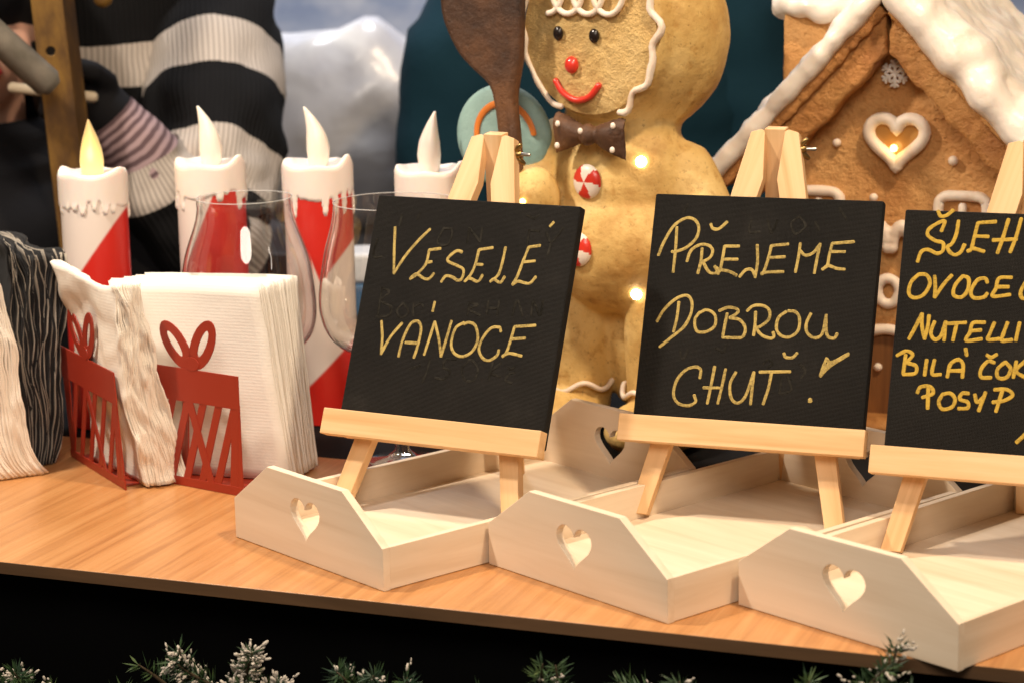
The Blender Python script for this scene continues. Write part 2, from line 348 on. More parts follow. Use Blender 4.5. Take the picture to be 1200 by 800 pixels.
GHOST_MERRY = [[(77.7,56),(76.7,45),(74.4,35.6)],
[(60.2,45.4),(69.7,49.5)],
[(102.8,58.1),(92.9,56.4),(92.1,49.9),(98.8,46.9),(94,40.1),(85.8,40.3)],
[(114.9,58.2),(109.5,49.6),(114.1,41),(122.1,41.6),(124.3,50.9),(118.1,57.6),(114.9,58.2)],
[(137,58.3),(135.8,42.9)],
[(145,58),(136.7,49.2),(146.1,46.5)],
[(159.1,51.2),(154.4,49.9),(151.5,44.2),(157.8,42.1)],
[(151.5,55),(154.7,53.5),(158.2,55.9)],
[(19.7,112.6),(20.3,88.4)],
[(19.7,112.6),(27.7,109.4),(20.8,101.5),(32.3,96.7),(30.7,89.1),(19.4,87.4)],
[(42.9,101.2),(38.2,93.4),(44.4,88.3),(49.5,94.3),(42.9,101.2)],
[(53.2,101.9),(54.3,90.9)],
[(53.9,98.3),(59.6,101.5),(63.2,99)],
[(105.9,105.8),(106,94.8)],
[(105.9,105.8),(114.3,104.6),(106.9,100.4),(117.9,95.7)],
[(123.5,108.9),(123.7,97.1)],
[(133.4,109.6),(133.6,97.8)],
[(124.7,102.6),(133.6,103.2)],
[(147.6,97.9),(150.2,110.8),(157.3,98.7)],
[(165.1,99.3),(164.8,111.9),(172.9,99.9),(173.6,112.5)],
[(26.8,177.9),(25.7,167.4)],
[(44.3,179.8),(42.1,174.9)],
[(6.9,155),(5.7,139.8),(14.3,139.4)],
[(69.5,168.1),(65.8,154.8),(76.2,154.5),(78,166.7),(69.5,168.1)],
[(93.9,169.5),(94.3,156.5)],
[(93.9,169.5),(106.2,158.2)],
[(106.2,158.2),(106,170.2)],
[(145.9,183.5),(152.3,181.1),(156.8,183.7)],
[(150.1,170.9),(150.5,158.1)],
[(150.1,170.9),(160.1,170.5)],
[(166.2,170),(172.5,162.2),(181.1,174.5)],
[(172.5,162.2),(170.7,150.3)]]
WORDS_MEAL = [[(7.9,140.6),(11.6,152.3),(18.8,166.3),(28.5,173.2),(36.4,172.1),(40.6,165.4),(38.9,156),(31.1,148),(22,144.2),(19.3,144.4)],
[(21.5,165.6),(22.3,145.9),(22.2,126.8)],
[(33.2,136.5),(35.7,145.6),(42.9,151),(50.6,150.8),(54.5,146.4),(52.6,140.4),(46.9,136.8)],
[(45.2,148.2),(45.2,136.7),(43.6,126.8)],
[(46.9,136.8),(52.9,128.6),(57.6,127.4),(60.2,129.2),(57.5,133.5)],
[(76.8,151.2),(64.4,150.7)],
[(64.4,150.7),(63.6,140.9),(62.8,132.4),(61.1,126.9)],
[(64.3,139.5),(76.5,140.1)],
[(57.6,133),(62.1,130.7),(69.9,129.7),(77,126.6)],
[(50.5,169.2),(52.6,165.5),(57.8,165.2),(64.5,171.4)],
[(91.9,153),(93.6,138.8),(92.8,125.6)],
[(92.7,127),(89.2,131.9),(84.2,131.3),(79.6,125.5)],
[(118.1,154.6),(104,152.7)],
[(104,152.7),(102.5,142.5),(99.5,129.8),(97.6,128.5)],
[(103.3,142.6),(116.3,143.9)],
[(97.5,129.2),(104.5,130.5),(116.2,131.4)],
[(128.1,155.7),(127.5,143.6),(126.2,131.5)],
[(127.8,150.3),(133.2,145.8),(139.6,148.3),(144.7,156)],
[(144.7,156),(143.3,144.3),(142,131.2)],
[(172.5,158.8),(154.6,156.7)],
[(154.6,156.7),(153,146.3),(152.2,138),(148.3,134.8)],
[(153.1,149.7),(165.9,150.2)],
[(148.8,134.8),(153,138),(160.6,135.9),(166.9,135.6)],
[(12.6,84.4),(17.6,94.5),(27,104.3),(36.1,107.6),(41,102.4),(41.1,92.3),(36.3,81.1),(26.9,72.1),(17.1,63.2)],
[(29.8,101.9),(29.5,88.3),(27.8,76.4)],
[(48.7,94.3),(45.1,87.4),(47.7,78.3),(55.5,77.9),(62.6,83.3),(61.7,92.5),(54.4,96.3),(48.7,93.5)],
[(65.2,96),(72.1,99.2),(79.8,98.4),(80.9,95.2),(74.6,90.6)],
[(72.2,94.2),(71,83.8),(70.3,74)],
[(74.6,90.6),(83.2,89.4),(88.6,83),(87.1,75.4),(79.6,74.2),(70.3,74)],
[(88.8,97.2),(93.8,101.7),(102.2,102.1),(107.6,98.2),(107.5,90.7),(100.5,84.5),(96.4,83.4)],
[(96,96.8),(96.6,86.8),(96.2,77.1)],
[(97.3,83.5),(102.8,77.9),(109.8,75.5),(113.3,76.9),(112.3,80.9)],
[(121.8,98.4),(115.7,92.8),(114.9,83.6),(119.6,78),(127.1,77.6),(133.2,83.7),(133.1,93.7),(129.3,98.4),(123.4,99)],
[(142.3,97.8),(139.3,89),(140.8,81.7),(147,77.9),(153.2,81.5),(155.1,96.5)],
[(155.1,97.3),(156.2,85),(158.4,79.3),(163.4,78.4),(165.5,82.5)],
[(54.3,39.3),(54.4,46),(49.9,48.3),(41.7,45.3),(34.9,36.5),(33.2,24.7),(37.7,17.4),(46.4,15.8),(52.6,19.2),(50.9,25)],
[(66,49.7),(64.6,35),(62.8,18.6)],
[(75.4,48.1),(73.8,33.9),(71.6,19.1)],
[(58.1,31.6),(72,32.1)],
[(84.4,46.1),(80.4,35.9),(82.5,24.5),(88.3,20.7),(94.4,26.9),(99.5,47)],
[(99.5,47),(99.3,32.1),(99.2,20.3)],
[(104.1,47.3),(129.8,49.2)],
[(114.2,47.1),(112.9,34.6),(109.7,20.9)],
[(122.9,64.1),(124.9,60.9),(130.4,60.8),(134.1,64.8)],
[(154.7,47.1),(156.5,54.6),(158.8,62.1)],
[(158.9,61.3),(163,58.7),(176.4,66.7)],
[(154.8,46.8),(161.4,54.9),(176.4,66)],
[(156.6,49.7),(160.4,56.9),(165.1,59.2)],
[(147.6,26.7),(148.9,26.7)],
[(147.5,27.8),(149.3,25.8)],
[(147.7,25.4),(148.8,27.9)]]
GHOST_MEAL = [[(106.8,54.1),(109.8,57.6),(114.2,55.4),(110.5,51)],
[(122.7,45.1),(122.5,30.3)],
[(127.7,45.4),(132,34.2),(122.5,30.3)],
[(136.6,55.9),(142,51.2),(139.3,44.5)],
[(34.8,61.6),(38.3,53.4),(41.7,62)],
[(65.3,65),(72.4,62.1),(73.4,68.8)],
[(85.1,173.9),(84.4,163.7),(92.8,164)],
[(98.6,174.4),(103,163.6),(107,174.7)],
[(125.1,178.7),(130.9,170.5),(123.2,163.5),(119,171.8),(125.1,178.7)],
[(138.9,174.2),(142.8,167.6)],
[(157.7,186.6),(165.1,176.8)],
[(29,185.5),(26.2,178.6)]]
WORDS_MENU = [[(30,177.3),(31.9,185.2),(26,183.1),(19.9,178.1),(19.8,173.3),(26,169.3),(32,167.8),(32.5,161.8),(28.1,159.2),(20.8,161.9),(15.6,159.9),(13.4,152)],
[(26,193.4),(28.4,189.3),(33,190),(37.9,194.4)],
[(42.7,186.2),(41.9,175.4),(39.1,167.5),(36,165),(37.9,160.9),(42.2,158.7),(46.6,161.3),(49,167.3)],
[(71.8,186.4),(58,185)],
[(58,185),(56.1,173.6),(54.5,164),(51.8,162.1)],
[(57.7,174.3),(67,174.3)],
[(54.5,164.6),(58,164.1),(64.6,162.3)],
[(81.4,188.9),(78.1,173.3),(75,161.6)],
[(91.1,189.9),(88.3,174.9),(84.7,162.7)],
[(70.7,171.6),(89,173.2)],
[(15.4,142),(9.8,135.4),(8.8,126.5),(13.4,123),(20.5,125.9),(24.7,134.9),(21.6,141.5),(15.4,142)],
[(27.8,141.3),(29.1,132.6),(29.3,124.3)],
[(29.3,124.3),(35.8,135.4),(41.3,142.5)],
[(49.9,142.4),(44.5,134.6),(43.9,127),(50.2,125.4),(54.5,131.3),(54.5,140.1),(49.9,142.4)],
[(69.3,137.8),(67.1,141.2),(61.2,139.2),(57.1,130.2),(59.9,125.4),(67.2,126.2),(70,129.6)],
[(87.6,142.9),(78,141.7),(76.2,133.7),(74.4,127.4),(87.5,129.3)],
[(76.1,134.9),(85.8,135.4)],
[(99.9,142.3),(95.4,132.2),(97.3,126.8),(103.2,128.8)],
[(12.1,90.3),(16.6,100.5),(20.6,110.8)],
[(20.6,110.8),(21.5,100.8),(24.4,91)],
[(24.4,91),(26,101.1),(26.2,109.8)],
[(31,105.1),(28.8,96.2),(32.3,90.9),(36.9,94.2),(39.6,105.6)],
[(39.6,105.6),(39.7,90.6)],
[(41,103.9),(55.5,105.7)],
[(48.3,104.3),(46.5,91)],
[(70,106.5),(60.9,105.5),(59.1,98),(56.7,91.6),(68.7,93.5)],
[(59.7,99.2),(67.6,100.4)],
[(77.3,106.9),(74.4,97.6),(73.6,93.3),(81.9,94.3)],
[(87.4,107.5),(84.8,98.2),(84.2,93.2),(91.8,94.2)],
[(96.5,108),(94.7,93.8)],
[(3.8,76.7),(10.9,80.7),(16.1,78),(11.8,71.5)],
[(10.7,77.7),(10.1,62.6)],
[(11.8,71.5),(19.4,69.5),(19.4,63.7),(10.1,62.1)],
[(27.5,74.9),(26.9,62.5)],
[(33.6,75.3),(32.7,64.1),(39.5,64)],
[(44.6,62.3),(46.2,72.4),(51.9,76.4),(55.9,73),(56.3,62.6)],
[(46.6,67.4),(55.8,68)],
[(56.8,85.4),(58.2,80)],
[(79.9,75.7),(75,76.6),(70.2,70.2),(70.7,64),(78.4,64)],
[(73.4,81.5),(77.1,79.7),(81.3,82.4)],
[(88.2,76.9),(82.7,70.9),(83.7,64.4),(89.9,64.8),(92.7,71.6),(88.2,76.9)],
[(96.5,77.9),(95.2,65.1)],
[(103.2,78.4),(96.7,70.6),(104.2,65.7)],
[(22.5,48.5),(24.5,53.1),(31.8,54.1),(34.7,48.8),(26.5,45)],
[(30.7,52.8),(31.6,36.7)],
[(42.1,48.6),(39.7,42.2),(43.1,37),(50.3,39.2),(52.1,45.5),(48.1,49.7),(42.1,48.6)],
[(62.2,50.6),(57.3,50.3),(55.8,45.8),(62,43.7),(62.4,39.3),(55.2,38.3)],
[(67,50.2),(69.2,44.2),(73.7,48.2)],
[(75.1,52.5),(72.9,44.5),(71,37.5)],
[(81.6,54.9),(91.2,55.5),(95.8,51.4),(89.5,46.8),(81.2,45)],
[(87.7,54.1),(84.2,37.9)],
[(101.7,15.3),(107.3,21.7),(114.5,32.7)]]

# ================================================================= STRUCTURE
YAW_C = -0.3718; CO = V((-0.1324, 1.6323, 0)); CE = V((cos(YAW_C), sin(YAW_C), 0)); CN = V((-sin(YAW_C), cos(YAW_C), 0))
fl = G().box((-4, -3, -.97), (4, 6, -.95)).obj('floor', mat('dark_floor', (.02, .018, .016), .6), smooth=False); set_props(fl, kind='structure')
def m_backdrop():
    m = mat('snow_scene_print', (.6, .6, .65), .6); n = N(m); c = n.node('ShaderNodeTexCoord'); sp = n.node('ShaderNodeSeparateXYZ'); n.link(c.outputs['Object'], sp.inputs[0])
    v = n.coord((1, 1, 1.6)); a = n.noise(v, 3.2, 5, .6, .4); b = n.noise(v, 9, 4)
    z = n.math('ADD', sp.outputs[2], n.math('MULTIPLY', n.math('SUBTRACT', a, .5), .10))
    z = n.math('MULTIPLY', z, 1.25)
    col = n.ramp(z, [(0.0, (.10, .11, .16)), (.06, (.34, .35, .42)), (.16, (.78, .80, .84)), (.27, (.80, .84, .90)), (.315, (.36, .42, .56)), (.345, (.25, .31, .46)), (.385, (.30, .36, .50)), (.41, (.72, .74, .84)), (.5, (.78, .78, .86)), (.7, (.40, .42, .50)), (1, (.30, .34, .44))])
    col = n.mix(n.math('MULTIPLY', n.ramp(b, [(.45, (0, 0, 0)), (.7, (1, 1, 1))]), .45), col, (.78, .78, .80)); n.color(col); return m
bw = G().box((-2.2, 4.2, -.95), (2.4, 4.26, 1.9)).obj('back_wall', m_backdrop(), smooth=False); set_props(bw, kind='structure')

# ---------------------------------------------------------------- counter
ct = thing('counter', 'long sales counter with a warm wood plank front and a black rear surface', 'counter', CO, YAW_C)
tp = G().box((-1.3, .0006, -.0095), (1.7, .372, 0)).obj('plank_top', M_top, ct, bevel=.0008)
G().box((-1.3, -.0006, -.0097), (1.7, .0005, -.0003)).obj('edge_band', M_edge_shade, ct, smooth=False)
G().box((-1.3, .374, -.016), (1.7, 1.0, -.001)).obj('rear_surface', M_black, ct, smooth=False)
rows = []
for k in range(18):
    z = -.0105-(.93*(k/17))
    rows.append([V((x/60.0-1.25, .035+.006*sin(x*.9+.4*sin(x*.23))*(.3+k/17)+.01*fbm((x*.05, k*.2, 0)), z)) for x in range(0, 175)])
G().grid(rows).obj('skirt', M_cloth, ct, label='black cloth skirt hanging below the plank')

# ---------------------------------------------------------------- trays
TW, TL, TH, TS, THH, TT = .2, .335, .0335, .0496, .069, .007
def make_tray(loc, yaw, label):
    t = thing('wooden_tray', label, 'tray', loc, yaw, 'pale wooden trays with heart handles')
    prof = [(0, 0), (TW, 0), (TW, TH), (TW-TS, THH), (TS, THH), (0, TH)]
    for y in (0, TL-TT):
        o = outline('handle_panel', [prof, heart(TW/2, .0175, .039, .0335)], TT, M_trayx, t, .0005); o.location = (0, y, 0)
    for x in (0, TW-TT):
        G().box((x+.0004, TT, 0), (x+TT-.0004, TL-TT, TH)).obj('side_wall', M_tray, t, bevel=.0006)
    G().box((TT-.0003, TT-.0003, .002), (TW-TT+.0003, TL-TT+.0003, .006)).obj('base', M_trayx, t, smooth=False)
    return t
make_tray((-.2307, 1.7968, .0003), -.866, 'pale wooden heart tray holding the two-word greeting easel, nearest the napkins')
make_tray((-.0216, 1.7090, .0003), -.866, 'pale wooden heart tray in the middle, under the easel with the three-line wish')
make_tray((.1631, 1.5969, .0003), -.8466, 'pale wooden heart tray nearest the viewer, its corner over the counter edge')

# ---------------------------------------------------------------- easels and boards
def make_easel(o, yaw, tilt, label):
    z0 = o[2]; st, ctl = sin(tilt), cos(tilt)
    def L(u, v, n): return V((u, v*st-n*ctl, v*ctl+n*st+z0))
    nv = V((0, -ctl, st))
    t = thing('mini_easel', label, 'easel', (o[0], o[1], 0), yaw, 'small pine easels')
    vf = -(z0-.0120)/ctl
    nl = -.0175
    # front legs with mitred heads, back leg between and behind them
    def leg(sg):
        c = .0945; P = [(c-.0905, vf), (c-.0745, vf), (c-.0058, .212), (c-.0085, .2535), (c-.0120, .2550), (c-.0205, .2525)]
        P = [(c-sg*(c-u), v) for u, v in P]; h = .006; n_ = len(P)
        h = .0052; cant = lambda v: nl+.0110*max(0, (.2535-v)/(.2535-vf))
        vs = [L(u, v, cant(v)+h) for u, v in P]+[L(u, v, cant(v)-h) for u, v in P]
        a = V(vs[0]); z = ((V(vs[2])+V(vs[4]))/2-a).normalized(); y = -(nv-z*nv.dot(z)).normalized(); x = y.cross(z)
        M = Matrix(((x.x, y.x, z.x, a.x), (x.y, y.y, z.y, a.y), (x.z, y.z, z.z, a.z), (0, 0, 0, 1))); Mi = M.inverted()
        vs = [Mi @ p for p in vs]
        fs = [tuple(range(n_)), tuple(range(2*n_-1, n_-1, -1))]+[(i, i+n_, (i+1) % n_+n_, (i+1) % n_) for i in range(n_)]
        if sg < 0: fs = [f[::-1] for f in fs]
        o = G().add(vs, fs).obj('leg', M_pine, t, bevel=.0007); o.matrix_local = M
    leg(1); leg(-1)
    top = L(.0945, .2575, nl+.001); bar('back_leg', V((.093, top.y+.022, .0068)), top, .0180, .0120, M_pine, t, nv)
    # ledge: front bar and the hidden shelf behind it
    lb = bar('ledge', L(-.0075, -.007, .0085), L(.1985, -.007, .0085), .022, .0125, M_pine, t, nv)
    bar('ledge_shelf', L(.002, -.0135, -.0075), L(.190, -.0135, -.0075), .006, .018, M_pine, t, nv)
    # brass pivot bolt and wing nut
    p = L(.0945, .240, nl); b = G()
    b.tube([p+V((.010, 0, 0)), p+V((.035, 0, 0))], .0016, 10)
    bo = b.obj('bolt', M_steel, t)
    w = G(); q = p+V((.0185, 0, 0)); w.tube([q, q+V((.007, 0, 0))], .0038, 12)
    for sgn in (-1, 1):
        w.tube([q+V((.003, 0, 0)), q+V((.007, -.002*sgn, sgn*.006)), q+V((.010, -.003*sgn, sgn*.0085))], [.0022, .0026, .0018], 8)
    w.obj('wing_nut', M_brass, t)
    return t, L
def make_board(o, yaw, tilt, label, words, ghost, ink, B=.2):
    z0 = o[2]; st, ctl = sin(tilt), cos(tilt)
    t = thing('canvas_board', label, 'sign', (o[0], o[1], z0), yaw, 'black canvas boards on easels')
    t.rotation_mode = 'XYZ'; t.rotation_euler = (-tilt, 0, yaw)     # local x right, z up the board, -y towards the reader
    v0 = -.0095; u1 = B*.97
    g = G(); R = 10
    # stretched canvas: rounded front edge and a slightly sagging face
    rows = []
    for i in range(R+1):
        rows.append([V((u1*j/R, .0008*sin(pi*i/R)*sin(pi*j/R), v0+(.1945-v0)*i/R)) for j in range(R+1)])
    o1 = G().box((0, 0, v0), (u1, .0105, .1938)).obj('canvas', M_canvas, t, bevel=.0016)
    G().box((.012, .0107, v0+.012), (u1-.012, .0112, .182)).obj('backing', M_pinex, t, smooth=False)
    def ink_obj(name, strokes, r, m, lift, ry=.00010):
        q = G()
        for k, s in enumerate(strokes):
            P = smooth_path([(a/1000, -lift-.000004*k, b/1000) for a, b in s], 6)
            rr = [r*(1+.16*fbm((a.x*300, a.z*300, k), 1, 2)) for a in P]
            q.tube(P, rr, 8, ry=ry, upv=(0, 1, 0))
        return q.obj(name, m, t)
    ink_obj('lettering', words, .00135 if ink is M_gold else .00155, ink, .00003)
    if ghost: ink_obj('wiped_lettering', ghost, .0011, M_ghost, .00001, .00003)['kind'] = 'stuff'
    return t
E1 = ((-.1479, 1.8718, .0828), -.4858, .4013); E2 = ((.0987, 1.8324, .083), -.3624, .3748); E3 = ((.2881, 1.7138, .0831), -.3789, .3645)
make_easel(*E1, 'small pine easel standing in the tray beside the red candles, holding the two-word board')
make_easel(*E2, 'small pine easel in front of the gingerbread house, its brass wing nut beside the roof')
make_easel(*E3, 'small pine easel at the right edge, its right half cut off by the frame')
make_board(*E1, 'black canvas board reading VESELÉ VÁNOCE in gold capitals', WORDS_MERRY, GHOST_MERRY, M_gold)
make_board(*E2, 'black canvas board reading PŘEJEME DOBROU CHUŤ! in gold capitals', WORDS_MEAL, GHOST_MEAL, M_gold)
make_board(*E3, 'black canvas board with five lines of toppings, cut off by the frame', WORDS_MENU, None, M_gold2)

# ================================================================= NAPKINS AND HOLDERS
def make_holder(loc, yaw, w, depth, label, lean=0.0, back=None):
    t = thing('napkin_holder', label, 'napkin holder', loc, yaw, 'red metal napkin holders shaped like wrapped gifts')
    th = .0013; H = .108
    def ell(cx, cz, a, b, rot, n=22): return [(cx+a*cos(2*pi*i/n)*cos(rot)-b*sin(2*pi*i/n)*sin(rot), cz+a*cos(2*pi*i/n)*sin(rot)+b*sin(2*pi*i/n)*cos(rot)) for i in range(n)]
    for side, y0, sg in (('front_plate', 0, -1), ('back_plate', depth, 1)):
        a = lean*sg
        M = Matrix.Translation((0, y0, 0)) @ Matrix.Rotation(-a, 4, 'X')
        if back and sg > 0: M = Matrix.Translation((back[0], back[1], 0)) @ Matrix.Rotation(back[2], 4, 'Z')
        pl = outline(side, [[(0, .078), (w, .078), (w, H), (w*.56, H), (w*.5, H+.006), (w*.44, H), (0, H)]], th, M_red, t, .0002, M)
        kn = outline('knot', [ell(w*.5, H+.005, .009, .0062, 0)], th*1.2, M_red, pl, .0002, M)
        kn.location.y = -.0004
        for cx, cz, rot, nm in ((-.0185, .020, 2.25, 'bow_loop'), (.0135, .023, 1.08, 'bow_loop')):
            k = outline(nm, [ell(w*.5+cx, H+cz, .0250, .0128, rot), ell(w*.5+cx*1.06, H+cz*1.06, .0135, .0040, rot)], th, M_red, pl, .0002, M)
            k.location.y = .0002
        outline('bottom_rail', [[(0, 0), (w, 0), (w, .008), (0, .008)]], th, M_red, pl, .0002, M)
        k = 0
        sl = [(-.14, .10), (.03, .27), (.20, .44), (.37, .61), (.54, .78), (.71, .95)]
        for x0, x1 in sl + [(.66, .44), (.90, .97), (.04, .04), (.96, .96)]:
            k += 1; x0 = max(.04, min(.96, x0)); x1 = max(.04, min(.96, x1)); hw = .0042
            s = outline('slat', [[(x0*w-hw, .004), (x0*w+hw, .004), (x1*w+hw, .082), (x1*w-hw, .082)]], th, M_red, pl, .0002, M)
            s.location.y = .00011*(k % 7)+.0001
    G().box((.004, .0012, .0002), (w-.012, depth, .0012)).obj('base_strip', M_red, t, smooth=False)
    return t
def bundle(name, label, loc, yaw, W, H, n, tb, tt, shift, mats, seed=0, amp=.002, nx=12, nz=18, ej=.0015, xcut=None, htop=None, solid=.0008, xlean=0, parts=('outer_napkin', 'folded_sheets'), ragged=.0):
    """a stack of folded napkins standing on edge: local x along the sheet (0 = near edge), y through the stack"""
    t = thing(name, label, 'napkins', loc, yaw)
    rnd = random.Random(seed); g1, g2 = G(), G(); mi = len(mats)
    for i in range(n):
        f = i/(n-1); dx, dz = rnd.uniform(-ej, ej), rnd.uniform(-ej, ej*.4); rows = []
        for a in range(nz+1):
            s = a/nz; row = []
            for b in range(nx+1):
                q = b/nx
                z = s*(H+dz+(htop(f, q) if htop else 0))
                x = -W*(1-q)+dx+xlean*(1-s)+ej*.8*fbm((z*28, i*.5+seed, q*2), 1, 2)+amp*.35*fbm((z*16, i*.05+seed, q*2), 1, 2)
                if ragged: x += ragged*fbm((z*34, i*.10+seed, 5), 1, 3)*(q**3)
                y = f*(tb+(tt-tb)*s)+shift(s, q)
                y += amp*fbm((q*3.2, z*18, i*.09+seed), 1, 3)*(.3+s)
                y += .0004*fbm((q*7, z*60, i*.8+seed), 1, 2)
                row.append(V((x, y, max(z, .0004))))
            rows.append(row)
        (g1 if i == 0 else g2).grid(rows, mi=i % mi)
    g1.obj(parts[0], mats[0], t, solid=solid); g2.obj(parts[1], mats if mi > 1 else mats[0], t, solid=solid, kind='stuff')
    return t
make_holder((-.3263, 1.9805, .0002), -.62, .108, .052, 'red gift-shaped napkin holder around the tall white napkin block, beside the tray', back=(-.057, .0956, .30))
make_holder((-.4175, 2.0700, .0002), -1.045, .142, .060, 'red gift-shaped napkin holder farther left, with the slumped crumpled napkins', .05)
# the tall white block
bundle('napkin_stack', 'tall neat block of white embossed paper napkins in the right gift holder', (-.2215, 1.967, .002), -.32, .148, .1755, 34, .055, .080,
       lambda s, q: .004*sin(q*3)*s, [M_napkin], 3, .0016, 12, 18, .0014, htop=lambda f, q: -.004*f-.003*(1-q)*f+.0015*sin(f*23), solid=.0016, xlean=.024)
for k in range(3):
    pass
# slumped crumpled stack in the left holder
bundle('napkin_stack', 'slumped crumpled cream-white napkins leaning over in the left gift holder', (-.3300, 1.9480, .002), -1.02, .125, .186, 34, .042, .026,
       lambda s, q: .000-.018*s-.012*max(0, s-.72)*(1+sin(q*6))+.004*sin(s*5+q*2), [M_crepe], 11, .0070, 18, 40, .0009, htop=lambda f, q: -.010*f+.006*sin(q*5+f*2+1), solid=.0013, ragged=.006)
# black and white stack, fanned out at the top
bundle('napkin_stack', 'stack of black and white paper napkins fanned out and curling at the top', (-.4330, 2.040, .001), -1.05, .150, .200, 60, .024, .060,
       lambda s, q: -.018-.016*s**2.5+.002*sin(s*9)-.02*(1-q)*s, [M_blacknap, M_blacknap, M_blacknap, M_greynap], 23, .007, 16, 26, .0012, htop=lambda f, q: .016*(1-f)-.006*q+.003*sin(f*50)+.003*sin(q*9+f*5), solid=.0004, ragged=.003)
bundle('napkin_stack', 'thick stack of cream napkins curling outwards at the left edge of the photo', (-.4370, 2.003, .001), -1.05, .150, .200, 30, .046, .050,
       lambda s, q: -.056+.022*(1-s)**8-.026*s**4, [M_crepe], 31, .0075, 14, 28, .001, htop=lambda f, q: -.008*f, solid=.0018, ragged=.003)

# ================================================================= CANDLES
def prof_f(s, lit):
    T = [(0, .0086), (.15, .0108), (.33, .0118), (.52, .0104), (.72, .0072), (.88, .0036), (1, .0010)] if lit else [(0, .0080), (.15, .0098), (.35, .0115), (.55, .0102), (.74, .0066), (.89, .0036), (1, .0012)]
    for (a, ra), (b, rb) in zip(T, T[1:]):
        if s <= b: f = (s-a)/(b-a); return ra*(1-f)+rb*f
    return T[-1][1]
def make_candle(loc, r, H, paint, drips, seed, label, lit=False, flame_lean=0.0, peak=0.0):
    t = thing('led_candle', label, 'candle', loc, 0, 'white and red electric candles with dripping wax')
    rnd = random.Random(seed); SA, SZ = 200, 160
    rows = [[V((r*sin(2*pi*j/SA), -r*cos(2*pi*j/SA), H*.985*i/SZ)) for j in range(SA)] for i in range(SZ+1)]
    g = G().grid(rows, cu=True, flip=False); g.cap(rows[0]); o = g.obj('body', M_candle, t)
    at = o.data.color_attributes.new('paint', 'FLOAT_COLOR', 'POINT')
    W, Rr = (.80, .70, .64, 1), (.60, .022, .014, 1)
    buf = []
    for p in o.data.vertices:
        a = atan2(p.co.x, -p.co.y); k = max(0, min(1, paint(a, p.co.z/H)*SZ*.5+.5)); buf += [W[c]*(1-k)+Rr[c]*k for c in range(4)]
    at.data.foreach_set('color', buf)
    # wax mantle: thick rim at the top, runs of different length below it
    dr = []
    a = -pi
    while a < pi:
        dr.append((a+rnd.uniform(-.05, .05), rnd.choice(drips), rnd.uniform(.07, .13))); a += rnd.uniform(.26, .42)
    MA, MZ = 220, 60; rows = []; top = H; low = .075
    def zb(an):
        z = .030+.004*sin(an*3+seed)
        for c, l, w in dr:
            d = (an-c+pi) % (2*pi)-pi; z = max(z, .026+l*math.exp(-(d/w)**4)) if abs(d) < .4 else z
        return z
    for i in range(MZ+1):
        d = low*i/MZ; row = []
        for j in range(MA):
            an = 2*pi*j/MA-pi; b = zb(an); e = (b-d)/.0035
            k = max(0, min(1, e)); k = sqrt(k*(2-k)); k = k*(1+.35*math.exp(-((b-d-.004)/.004)**2)*(b > .034))
            pk = peak*math.exp(-((an-1.2)/.35)**2)+peak*.6*math.exp(-((an+1.9)/.4)**2)
            rim = .0012*sin(an*5+seed)+pk
            rr = r-.0004+.0019*k
            if i < 4: rr -= .0018*(1-i/4)**2
            row.append(V((rr*sin(an), -rr*cos(an), top-d+rim*max(0, 1-d/.02))))
        rows.append(row)
    inner = [[V((p.x*.92, p.y*.92, p.z-.0005)) for p in rows[0]], [V((p.x*.8, p.y*.8, H-.002)) for p in rows[0]], [V((p.x*.1, p.y*.1, H-.0035)) for p in rows[0]]]
    g = G().grid((inner[::-1]+rows), cu=True, flip=True); g.cap(inner[2]); g.obj('wax_mantle', M_wax, t)
    # flame
    fh = .060 if lit else .064; P, R = [], []
    for i in range(15):
        s = i/14; P.append((flame_lean*(s**2.2*.0105-.003*sin(s*pi)), 0, H-.010+fh*s)); R.append(prof_f(s, lit))
    G().tube(P, R, 20).obj('flame', M_lit if lit else M_flame, t)
    if lit:
        l = bpy.data.lights.new('flame_light', 'POINT'); l.energy = .10; l.color = (1, .62, .22); l.shadow_soft_size = .012
        lo = bpy.data.objects.new('flame_light', l); COL.objects.link(lo); lo.parent = t; lo.location = (0, -.022, H+.02)
    return t
def sx(a): return sin(a)
make_candle((-.407, 2.205, 0), .0325, .252, lambda a, z: (.86-(1-sx(a))*.175)-z if cos(a) > 0 else z-.2 if z > .5 else .1, (.004, .008, .014, .022, .010), 4, 'leftmost candle, its flame lit yellow, white with a red diagonal', True, -.1, .006)
make_candle((-.293, 2.215, 0), .0335, .258, lambda a, z: min((.88-(.15-sx(a))*.30)-z, z-.30+.25*sx(a)) , (.004, .010, .018, .020), 9, 'unlit candle behind the left wine glass, dripping wax over red', False, -.9, .007)
make_candle((-.187, 2.205, 0), .0335, .256, lambda a, z: max(min((z-.555)-(.05-sx(a))*.36*(sx(a) < .05)-(sx(a)-.05)*.16*(sx(a) >= .05), .99-z), (.335+(sx(a)-1)*.13)-z), (.006, .014, .022, .026), 14, 'unlit candle between the two wine glasses, red showing in a V under white runs', False, -1.0, .008)
make_candle((-.075, 2.165, 0), .0335, .2535, lambda a, z: .25-z+.12*sx(a), (.004, .008, .012), 21, 'unlit candle mostly hidden behind the greeting board, only its white top showing', False, .55, .007)

